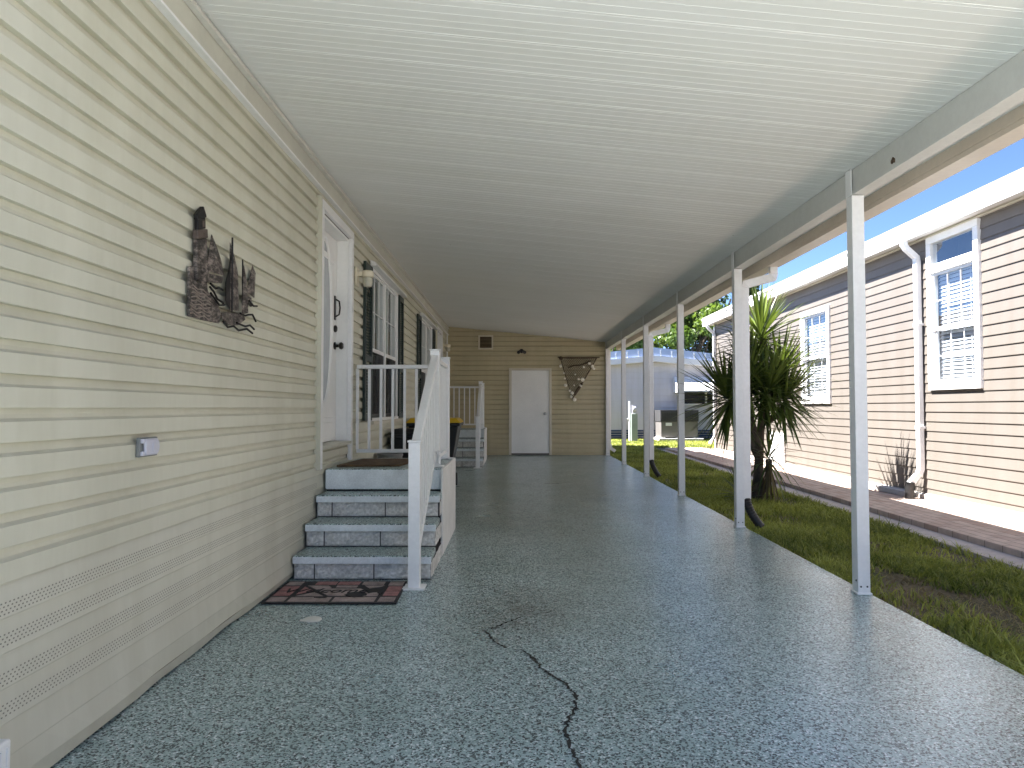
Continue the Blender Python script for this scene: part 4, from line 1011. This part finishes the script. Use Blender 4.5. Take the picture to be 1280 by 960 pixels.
def nwindow(y0, y1, z0, z1, transom):
    xo = XN - 0.03; xi = XN + 0.06; f = 0.085
    mb = MB()
    mb.box(xo, xi, y0, y0 + f, z0 + f, z1 - f); mb.box(xo, xi, y1 - f, y1, z0 + f, z1 - f); mb.box(xo, xi, y0, y1, z0, z0 + f); mb.box(xo, xi, y0, y1, z1 - f, z1)
    zt = z1 - f
    if transom:
        zt = 2.85; mb.box(xo, xi, y0 + f, y1 - f, zt - 0.06, zt + 0.03)
        mb.box(xo + .004, xo + .016, y0 + f - .03, y1 - f + .03, zt + .0305, zt + .045)
    w = mb.build('window', 'white_vinyl', nb, bevel=0.005)
    top = zt - 0.06 if transom else zt
    lo = z0 + f; a, b = y0 + f, y1 - f; zm = lo + (top - lo) * 0.49; s = 0.03
    mb = MB()
    for l, h, xs in ((zm - .02, top, XN - .005), (lo, zm + .02, XN + .022)):
        mb.box(xs, xs + .025, a, a + s, l, h); mb.box(xs, xs + .025, b - s, b, l, h); mb.box(xs, xs + .025, a + s, b - s, l, l + .04); mb.box(xs, xs + .025, a + s, b - s, h - s, h)
    for i in (1, 2):
        yy = a + s + (b - a - 2 * s) * i / 3
        mb.box(XN + .008, XN + .016, yy - .005, yy + .005, zm + .02, top - s); mb.box(XN + .034, XN + .042, yy - .004, yy + .004, lo + .04, zm - .01)
    for zz, x in (((zm + top) / 2, XN + .007), ((zm + lo) / 2, XN + .033)): mb.box(x, x + .01, a + s, b - s, zz - .005, zz + .005)
    mb.build('sash', 'white_vinyl', w)
    mb = MB(); mb.quad((XN + .018, a, zm), (XN + .018, b, zm), (XN + .018, b, top), (XN + .018, a, top)); mb.quad((XN + .044, a, lo), (XN + .044, b, lo), (XN + .044, b, zm), (XN + .044, a, zm))
    if transom: mb.quad((XN + .01, a, zt + .03), (XN + .01, b, zt + .03), (XN + .01, b, z1 - f), (XN + .01, a, z1 - f))
    mb.build('pane', 'glass_refl', w)
    mb = MB(); z = lo + .01
    while z < top - .02:
        mb.hexa([(XN + .075, a, z + .003), (XN + .077, a, z + .001), (XN + .077, b, z + .001), (XN + .075, b, z + .003), (XN + .094, a, z + .0455), (XN + .096, a, z + .044), (XN + .096, b, z + .044), (XN + .094, b, z + .0455)]); z += 0.046
    for yy in (a + (b - a) * .25, a + (b - a) * .75): mb.box(XN + .072, XN + .075, yy - .006, yy + .006, lo, top)
    mb.build('blinds', 'blind', w)
    mb = MB(); mb.box(XN + .3, XN + .5, y0, y1, z0, z1); mb.quad((XN + .06, a, lo), (XN + .3, a, lo), (XN + .3, a, z1), (XN + .06, a, z1)); mb.quad((XN + .06, b, lo), (XN + .3, b, lo), (XN + .3, b, z1), (XN + .06, b, z1))
    mb.quad((XN + .06, a, z1 - .01), (XN + .06, b, z1 - .01), (XN + .3, b, z1 - .01), (XN + .3, a, z1 - .01))
    mb.build('interior', 'dark_room', w)
for w in NW: nwindow(*w)
def nspout(y, blk):
    mb = MB(); x = XN - 0.045
    zb = gz(y) + 0.045
    mb.rect_tube([(4.80, y, 3.245), (4.80, y, 3.19), (4.825, y, 3.15), (x - .01, y, 3.04), (x, y, 2.99), (x, y, zb + .36), (x - .02, y, zb + .31), (x - .13, y + .02, zb + .17)], 0.075, 0.062, (0, 1, 0))
    d = mb.build('downspout', 'white', nb, bevel=0.006)
    mb = MB()
    for z in (2.2, 0.95): mb.box(x - .034, x + .04, y - .055, y + .055, z, z + .03)
    mb.build('strap', 'white', d)
    if blk:
        mb = MB(); mb.tube([(x - .125, y + .02, zb + .20), (x - .13, y + .02, zb + .15), (x - .13, y + .02, zb + .10), (x - .13, y + .02, zb - .02)], [0.058, 0.058, 0.05, 0.055], 14); mb.build('drain_adapter', 'black', d, smooth=True)
nspout(8.66, True); nspout(17.42, False)
mb = MB(); mb.box(XN - .035, XN - .001, 13.05, 13.84, 0.20, 0.74); acc = mb.build('access_panel', 'white_vinyl', nb, bevel=0.006)
mb = MB(); mb.box(XN - .043, XN - .0355, 13.09, 13.14, 0.35, 0.38); mb.build('latch', 'nickel', acc)
# low planter board by the downspout
mb = MB(); mb.box(4.84, 4.96, 8.80, 9.55, gz(9) + .047, gz(9) + .115)
tag(mb.build('splash_block', 'concrete', bevel=0.01), 'low concrete splash block on the pavers beside the black drain fitting', 'splash block')

# ------------------------------------------------------------------ far mobile home
YF = 24.5; F0 = gz(24)
fh = thing('lilac_mobile_home', (4.8, YF, F0), 'pale lilac mobile home with a low blue edged gable and a white awning', 'mobile home')
def fr(x): return 2.79 - 0.085 * abs(x - 4.82)
mb = MB(); siding(mb, lambda u, d, z: (u, YF + .014 - d, z), 0.6, 9.2, 0.42, 2.8, 0.2, 0.42, 'lap', [(5.75, 7.6, 1.35, 2.15)], top=lambda u: fr(u) + .02, cols=30)
mb.quad((.6, YF, 0), (.6, YF + 12, 0), (.6, YF + 12, 2.5), (.6, YF, 2.5)); mb.quad((9.2, YF, 0), (9.2, YF + 12, 0), (9.2, YF + 12, 2.5), (9.2, YF, 2.5))
mb.build('siding_wall', 'lilac_x', fh, fixn=False)
mb = MB(); mb.prism([(.3, fr(.3)), (4.82, fr(4.82)), (9.5, fr(9.5)), (9.5, fr(9.5) + .16), (4.82, fr(4.82) + .2), (.3, fr(.3) + .16)], YF - .3, YF - .02, lambda u, w, d: (u, d, w)); mb.build('fascia', 'white', fh)
mb = MB(); mb.prism([(.3, fr(.3) + .161), (4.82, fr(4.82) + .201), (9.5, fr(9.5) + .161), (9.5, fr(9.5) + .4), (4.82, fr(4.82) + .48), (.3, fr(.3) + .4)], YF - .26, YF + 12, lambda u, w, d: (u, d, w)); mb.build('roof', 'roof_blue', fh)
mb = MB()
for k in range(24): mb.box(.5 + k * .38, .53 + k * .38, YF - .275, YF - .261, fr(.5 + k * .38) + .2, fr(.5 + k * .38) + .40)
mb.build('roof_seams', 'white', fh)
mb = MB()
for k in range(4): mb.box(.6, 9.2, YF - .02 - .004 * (k % 2), YF + .02, F0 - .02 + k * .085, F0 + .036 + k * .085)
sk2 = mb.build('skirting', 'navy', fh)
mb = MB(); mb.box(.62, 9.18, YF + .021, YF + .03, F0 - .05, .43); mb.build('skirting_backing', 'lilac_x', fh)
mb = MB(); mb.hexa([(5.55, YF - .75, 1.74), (8.2, YF - .75, 1.74), (8.2, YF - .03, 2.22), (5.55, YF - .03, 2.22), (5.55, YF - .75, 1.79), (8.2, YF - .75, 1.79), (8.2, YF - .03, 2.27), (5.55, YF - .03, 2.27)])
for x in (5.55, 8.17): mb.hexa([(x, YF - .75, 1.70), (x + .03, YF - .75, 1.70), (x + .03, YF - .03, 1.74), (x, YF - .03, 1.74), (x, YF - .75, 1.739), (x + .03, YF - .75, 1.739), (x + .03, YF - .03, 2.219), (x, YF - .03, 2.219)])
mb.build('awning', 'white', fh)
mb = MB(); mb.box(5.7, 7.65, YF - .03, YF + .05, 1.30, 1.35); mb.box(5.7, 5.75, YF - .03, YF + .05, 1.35, 2.15); mb.box(7.6, 7.65, YF - .03, YF + .05, 1.35, 2.15); mb.box(6.65, 6.7, YF - .03, YF + .05, 1.35, 2.15)
wf = mb.build('window', 'white', fh)
mb = MB(); mb.quad((5.75, YF + .02, 1.35), (7.6, YF + .02, 1.35), (7.6, YF + .02, 2.15), (5.75, YF + .02, 2.15)); mb.build('pane', 'glass_refl', wf)
mb = MB(); mb.box(5.7, 7.65, YF + .2, YF + .4, 1.3, 2.2); mb.build('interior', 'dark_room', wf)
# cooling unit, meter pedestal
ac = thing('cooling_unit', (5.35, 23.6, F0), 'grey rooftop style cooling cabinet on a pad before the lilac mobile home', 'cooling unit')
mb = MB(); mb.box(4.85, 6.05, 23.2, 24.2, F0 + .10, 0.76); mb.build('cabinet', 'unit_grey', ac, bevel=0.01)
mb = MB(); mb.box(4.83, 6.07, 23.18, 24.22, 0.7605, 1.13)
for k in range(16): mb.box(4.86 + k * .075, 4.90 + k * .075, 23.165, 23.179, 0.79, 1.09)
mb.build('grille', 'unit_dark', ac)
mb = MB(); mb.box(4.75, 6.2, 23.05, 24.3, F0 - .03, F0 + .06)
for x in (4.85, 5.35, 5.9): mb.box(x, x + .14, 23.2, 24.2, F0 + .061, F0 + .099)
mb.build('pad', 'concrete', ac, bevel=0.01)
mb = MB(); mb.box(5.43, 5.435, 23.19, 23.199, F0 + .11, .75); mb.box(5.0, 5.2, 23.19, 23.199, .62, .72); mb.build('seam_label', 'white', ac)
ped = thing('meter_pedestal', (3.87, 22.9, F0), 'green grey electric meter pedestal with a white pipe standing in the far lawn', 'meter pedestal')
mb = MB(); mb.box(3.82, 4.02, 22.8, 22.98, F0 - .03, 1.02); mb.build('cabinet', 'pedestal', ped, bevel=0.012)
mb = MB(); mb.box(3.86, 3.99, 22.82, 22.96, 1.021, 1.30); mb.lathe([(0.06, 0), (0.075, -.03), (0.06, -.09), (0.01, -.1)], (3.925, 22.82, 1.17), 'y', 16); mb.build('meter', 'box_grey', ped, smooth=True)
mb = MB(); mb.tube([(3.78, 22.9, F0 - .03), (3.78, 22.9, 1.42)], 0.032, 10); mb.tube([(3.70, 22.9, 0.85), (3.78, 22.9, 0.85)], 0.02, 8); mb.build('pipe', 'white', ped, smooth=True)

# ------------------------------------------------------------------ vegetation
def blades(n, xr, yr, hmin, hmax, wmin, wmax, density=None, lean=0.6):
    x = rng.uniform(*xr, n); y = rng.uniform(*yr, n)
    if density is not None:
        keep = rng.random(n) < density(x, y); x = x[keep]; y = y[keep]
    n = len(x); a = rng.uniform(0, 2 * np.pi, n); h = rng.uniform(hmin, hmax, n); w = rng.uniform(wmin, wmax, n)
    l = rng.uniform(0.15, lean, n) * h; tw = rng.uniform(0, 2 * np.pi, n)
    z = K * np.clip(y, -14, 26) - 0.047
    dx, dy = np.cos(a), np.sin(a); sx, sy = np.cos(tw) * w / 2, np.sin(tw) * w / 2
    P = np.zeros((n, 6, 3))
    for i, (t, ws) in enumerate(((0, 1.0), (0.55, 0.85), (1.0, 0.12))):
        cx = x + dx * l * t * t; cy = y + dy * l * t * t; cz_ = z + h * t * (1 - 0.22 * t * (l / h))
        P[:, i * 2] = np.stack([cx - sx * ws, cy - sy * ws, cz_], 1); P[:, i * 2 + 1] = np.stack([cx + sx * ws, cy + sy * ws, cz_], 1)
    base = (np.arange(n) * 6)[:, None]
    F = np.concatenate([base + np.array([0, 1, 3, 2]), base + np.array([2, 3, 5, 4])], 1).reshape(-1)
    # tone per clump
    t0 = 0.5 + 0.28 * np.sin(x * 2.3 + 1.3 * np.sin(y * 1.7)) * np.sin(y * 2.9 + x) + rng.normal(0, 0.24, n)
    return P.reshape(-1, 3), F, np.repeat(np.clip(t0, 0, 1), 2)
def patch(x, y):
    return np.sin(x * 3.1 + 0.7 * np.sin(y * 2.2)) * np.sin(y * 1.9 + 0.9 * x) + 0.6 * np.sin(x * 7.3 + y * 5.1) * np.sin(y * 8.7 - x * 3.0)
def dens(x, y):
    d = np.clip(0.56 + 0.55 * patch(x, y), 0.05, 1.0)
    # trodden bare strip beside the slab in the foreground
    bare = np.exp(-((x - (2.72 + 0.10 * np.sin(y * 1.9) + 0.05 * np.sin(y * 6.1))) / 0.19) ** 2) * np.clip((6.3 - y) / 1.2, 0, 1)
    edge = np.exp(-((x - 2.30) / 0.07) ** 2) * (0.5 + 0.5 * np.sin(y * 3.3))
    return np.clip(d * (1 - 1.15 * bare) * (1 - 0.8 * edge), 0.0, 1.0)
sets = [blades(95000, (2.27, 3.76), (1.5, 7.5), 0.035, 0.085, 0.006, 0.012, dens, 1.3), blades(75000, (2.27, 3.76), (7.5, 14), 0.04, 0.09, 0.008, 0.014, dens, 1.3),
        blades(9000, (2.3, 3.74), (1.8, 9), 0.08, 0.15, 0.007, 0.013, lambda x, y: dens(x, y) * (patch(x * 1.9 + 3, y * 1.6) > 0.35), 1.1),
        blades(30000, (2.27, 3.78), (14, 20), 0.05, 0.10, 0.011, 0.018, None, 1.2), blades(50000, (1.2, 9.5), (20, 24.45), 0.035, 0.08, 0.014, 0.026, None, 1.2)]
V = []; Fs = []; T_ = []; off = 0
for v, f, tn in sets: V.append(v); Fs.append(f + off); T_.append(tn); off += len(v)
g = np_mesh('grass', np.concatenate(V), np.concatenate(Fs), 4, 'grass', tone=np.concatenate(T_))
tag(g, 'coarse green grass between the carport and the paver path', 'grass', kind='stuff')

dv, df, dt = blades(16000, (2.27, 3.3), (1.8, 8.0), 0.02, 0.05, 0.003, 0.006, lambda x, y: np.clip(1.0 - 1.1 * dens(x, y), 0.03, 1) * (0.35 + 0.65 * (patch(x * 1.7, y * 1.3) > -0.1)), 2.6)
tag(np_mesh('dry_grass', dv, df, 4, 'straw', tone=dt), 'dry straw coloured grass on the bare soil by the slab', 'grass', kind='stuff')

def rosette(name, mat, c, n, length, parent, up_bias, droop, width=0.032, axis=(0, 0, 1), pol=(0.05, 1.0)):
    V = []; F = []; tn = []; ax = Vector(axis).normalized(); q = Vector((0, 0, 1)).rotation_difference(ax)
    for i in range(n):
        u = (i + 0.5) / n; th = pol[0] * math.pi + (pol[1] - pol[0]) * math.pi * u ** 0.85; ph = i * 2.39996 + random.uniform(-.2, .2)
        d = Vector((math.sin(th) * math.cos(ph), math.sin(th) * math.sin(ph), math.cos(th) + up_bias)).normalized(); d = q @ d
        L = length * random.uniform(0.78, 1.1); w = width * random.uniform(0.8, 1.15)
        s = d.cross(Vector((0, 0, 1)));  s = s.normalized() if s.length > 1e-3 else Vector((1, 0, 0))
        base = Vector(c) + d * 0.03 - ax * (0.20 * u * length); b = len(V); k = 6
        dr = droop * random.uniform(0.4, 1.5)
        nrm = s.cross(d).normalized()
        for j in range(k + 1):
            t = j / k; p = base + d * (L * t) + Vector((0, 0, -1)) * (dr * L * t * t * math.sin(max(0.05, math.acos(max(-1, min(1, d.z))))))
            ww = w * (0.55 + 0.9 * t if t < 0.35 else 0.865 * (1 - ((t - 0.35) / 0.65) ** 1.6)) * 0.5
            ww = max(ww, 0.0012)
            V += [p - s * ww + nrm * ww * 0.45, p, p + s * ww + nrm * ww * 0.45]
        for j in range(k):
            for a in (0, 1): F += [b + j * 3 + a, b + j * 3 + a + 1, b + j * 3 + a + 4, b + j * 3 + a + 3]
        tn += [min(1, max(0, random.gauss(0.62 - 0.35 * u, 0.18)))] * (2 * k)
    return np_mesh(name, np.array([tuple(v) for v in V]), np.array(F), 4, mat, parent, np.array(tn))
yu = thing('yucca_plant', (3.15, 9.15, gz(9)), 'tall spiky yucca with dark lower rosettes and a sunlit top, behind the second post', 'yucca plant')
yb = (3.13, 9.15, gz(9) - .06)
mb = MB(); mb.tube([yb, (3.15, 9.15, .3), (3.20, 9.2, .85), (3.30, 9.25, 1.5), (3.28, 9.28, 2.2)], [0.085, 0.062, 0.052, 0.05, 0.045], 12)
mb.tube([(3.17, 9.17, .55), (2.98, 9.15, .95), (2.80, 9.12, 1.32)], [0.05, 0.045, 0.045], 10)
mb.tube([(3.24, 9.22, 1.1), (3.40, 9.15, 1.4), (3.47, 9.12, 1.72)], [0.05, 0.045, 0.04], 10)
mb.tube([(3.16, 9.15, .7), (3.02, 9.05, 1.1), (2.98, 9.02, 1.5)], [0.05, 0.045, 0.04], 10); mb.tube([(3.26, 9.2, 1.0), (3.44, 9.08, 1.15), (3.5, 9.05, 1.3)], [0.045, 0.04, 0.04], 10)
mb.tube([(3.12, 9.12, .05), (3.24, 9.02, .3), (3.22, 8.95, .55)], [0.06, 0.045, 0.04], 10)
mb.build('trunk', 'brown_trunk', yu, smooth=True)
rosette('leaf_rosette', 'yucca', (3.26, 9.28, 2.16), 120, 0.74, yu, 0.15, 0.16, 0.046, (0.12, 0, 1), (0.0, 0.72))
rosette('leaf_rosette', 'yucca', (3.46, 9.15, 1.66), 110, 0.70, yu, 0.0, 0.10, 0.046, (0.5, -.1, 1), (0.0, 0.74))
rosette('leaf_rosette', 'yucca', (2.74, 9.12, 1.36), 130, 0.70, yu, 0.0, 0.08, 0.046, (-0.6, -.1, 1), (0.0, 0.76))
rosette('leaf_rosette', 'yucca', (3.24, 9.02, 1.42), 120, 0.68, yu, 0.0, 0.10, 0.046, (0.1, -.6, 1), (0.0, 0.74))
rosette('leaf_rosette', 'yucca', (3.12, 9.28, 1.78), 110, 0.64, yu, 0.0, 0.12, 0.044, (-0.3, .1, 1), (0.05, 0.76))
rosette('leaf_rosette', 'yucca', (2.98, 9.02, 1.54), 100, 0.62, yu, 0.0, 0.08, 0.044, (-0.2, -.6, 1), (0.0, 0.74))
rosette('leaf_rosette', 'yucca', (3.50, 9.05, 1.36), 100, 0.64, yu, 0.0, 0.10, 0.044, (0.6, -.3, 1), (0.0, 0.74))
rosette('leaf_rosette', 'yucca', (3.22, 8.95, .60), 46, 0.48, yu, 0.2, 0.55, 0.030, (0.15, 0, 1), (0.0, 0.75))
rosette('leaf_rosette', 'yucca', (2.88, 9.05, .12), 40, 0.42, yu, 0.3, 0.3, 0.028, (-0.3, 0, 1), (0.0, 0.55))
dl = rosette('dry_leaves', 'yucca_dry', (3.22, 8.95, .52), 24, 0.44, yu, -1.1, 0.8, 0.026, (0, 0, 1), (0.55, 0.95))

def tree(name, label, x, y, h, cr, n, mat, cat='tree'):
    z = gz(y) - .05; t = thing(name, (x, y, z), label, cat, 'trees beyond the lilac mobile home')
    mb = MB(); pts = [(x, y, z)]; 
    for k in range(1, 6): pts.append((x + random.gauss(0, .08) * k, y + random.gauss(0, .08) * k, z + h * 0.16 * k))
    mb.tube(pts, [.24, .2, .17, .14, .10, .05], 10)
    clumps = []
    for k in range(16):
        a = random.uniform(0, 6.28); rr = cr * math.sqrt(random.uniform(.05, 1)); zz = z + h * random.uniform(.32, .97)
        prof = 1 - 0.55 * abs((zz - z) / h - .6) / .4
        c = (x + rr * prof * math.cos(a), y + rr * prof * math.sin(a), zz); clumps.append((c, cr * random.uniform(.28, .5)))
        if k < 9: mb.tube([pts[2 + k % 3], ((pts[2 + k % 3][0] + c[0]) / 2, (pts[2 + k % 3][1] + c[1]) / 2, (pts[2 + k % 3][2] + c[2]) / 2 + .15), c], [.07, .045, .015], 6)
    mb.build('trunk', 'brown_trunk', t, smooth=True)
    V = []; tn = []
    per = n // len(clumps)
    for c, r in clumps:
        d = rng.normal(0, 1, (per, 3)); d /= np.linalg.norm(d, axis=1)[:, None]
        p = np.array(c) + d * (r * rng.uniform(.25, 1.05, per) ** .6)[:, None] * np.array([1, 1, .75])
        s = rng.uniform(.07, .15, per); a = rng.normal(0, 1, (per, 3)); a /= np.linalg.norm(a, axis=1)[:, None]
        b = np.cross(a, rng.normal(0, 1, (per, 3))); b /= np.linalg.norm(b, axis=1)[:, None]
        a = a * s[:, None]; b = b * (s * .55)[:, None]
        V.append(np.stack([p - a, p + b, p + a, p - b], 1)); tn.append(np.clip(rng.normal(.5, .2, per) + random.gauss(0, .12), 0, 1))
    V = np.concatenate(V).reshape(-1, 3); F = np.arange(len(V))
    np_mesh('crown', V, F, 4, mat, t, np.concatenate(tn))
TL = [(5.2, 38.5, 6.9, 2.3, 'tree_leaf', 'bright green tree rising behind the peak of the lilac gable'),
      (7.8, 40.5, 7.6, 2.6, 'tree_leaf', 'tallest leafy tree beyond the lilac roof, next to the beige house gutter'),
      (3.0, 42.0, 6.2, 2.3, 'tree_leaf_dark', 'dark tree beyond the lilac roof, nearest to the carport shed corner'),
      (10.3, 39.0, 7.4, 2.5, 'tree_leaf', 'leafy tree partly hidden behind the far corner of the beige house'),
      (9.3, 45.0, 9.6, 2.6, 'tree_leaf_dark', 'tall dark tree against the sky, just above the far end of the beige house gutter'),
      (12.6, 43.0, 9.6, 2.7, 'tree_leaf_dark', 'tree whose top shows between carport gutter and beige house roof')]
for x, y, h, cr, m_, lab in TL: tree('leafy_tree', lab, x, y, h, cr, 15000, m_)

# ------------------------------------------------------------------ camera
cam = bpy.data.cameras.new('camera'); co = bpy.data.objects.new('camera', cam); COL.objects.link(co)
cam.sensor_width = 36.0; cam.lens = 890 / 1280 * 36.0; cam.clip_start = 0.05; cam.clip_end = 1000
co.location = (0, 0, 1.2); co.rotation_euler = (R(90) + math.atan(30 / 890), 0, 0)
scene.camera = co

# ------------------------------------------------------------------ light
sun_dir = Vector((-1.0, 0.07, 1.40)).normalized()
sl = bpy.data.lights.new('sun', 'SUN'); sl.energy = 4.3; sl.angle = R(0.53); sl.color = (1.0, 0.965, 0.92)
so = bpy.data.objects.new('sun', sl); COL.objects.link(so); so.location = (-10, 0, 20)
so.rotation_euler = sun_dir.to_track_quat('Z', 'Y').to_euler()
w = bpy.data.worlds.new('World'); scene.world = w; w.use_nodes = True
nt = w.node_tree; bg = nt.nodes['Background']
sk = nt.nodes.new('ShaderNodeTexSky'); sk.sky_type = 'NISHITA'; sk.sun_disc = False
sk.sun_elevation = math.asin(sun_dir.z); sk.sun_rotation = math.atan2(sun_dir.x, sun_dir.y)
sk.air_density = 0.45; sk.dust_density = 0.0; sk.ozone_density = 4.2
nt.links.new(sk.outputs[0], bg.inputs[0]); bg.inputs[1].default_value = 0.05

vs = scene.view_settings
vs.view_transform = 'Standard'; vs.look = 'None'; vs.gamma = 1.0; vs.use_curve_mapping = False
vs.exposure = 2.95
cy = scene.cycles
cy.max_bounces = 10; cy.diffuse_bounces = 8; cy.glossy_bounces = 4; cy.transparent_max_bounces = 16
cy.sample_clamp_indirect = 8.0; cy.caustics_reflective = False; cy.caustics_refractive = False
cy.use_denoising = True
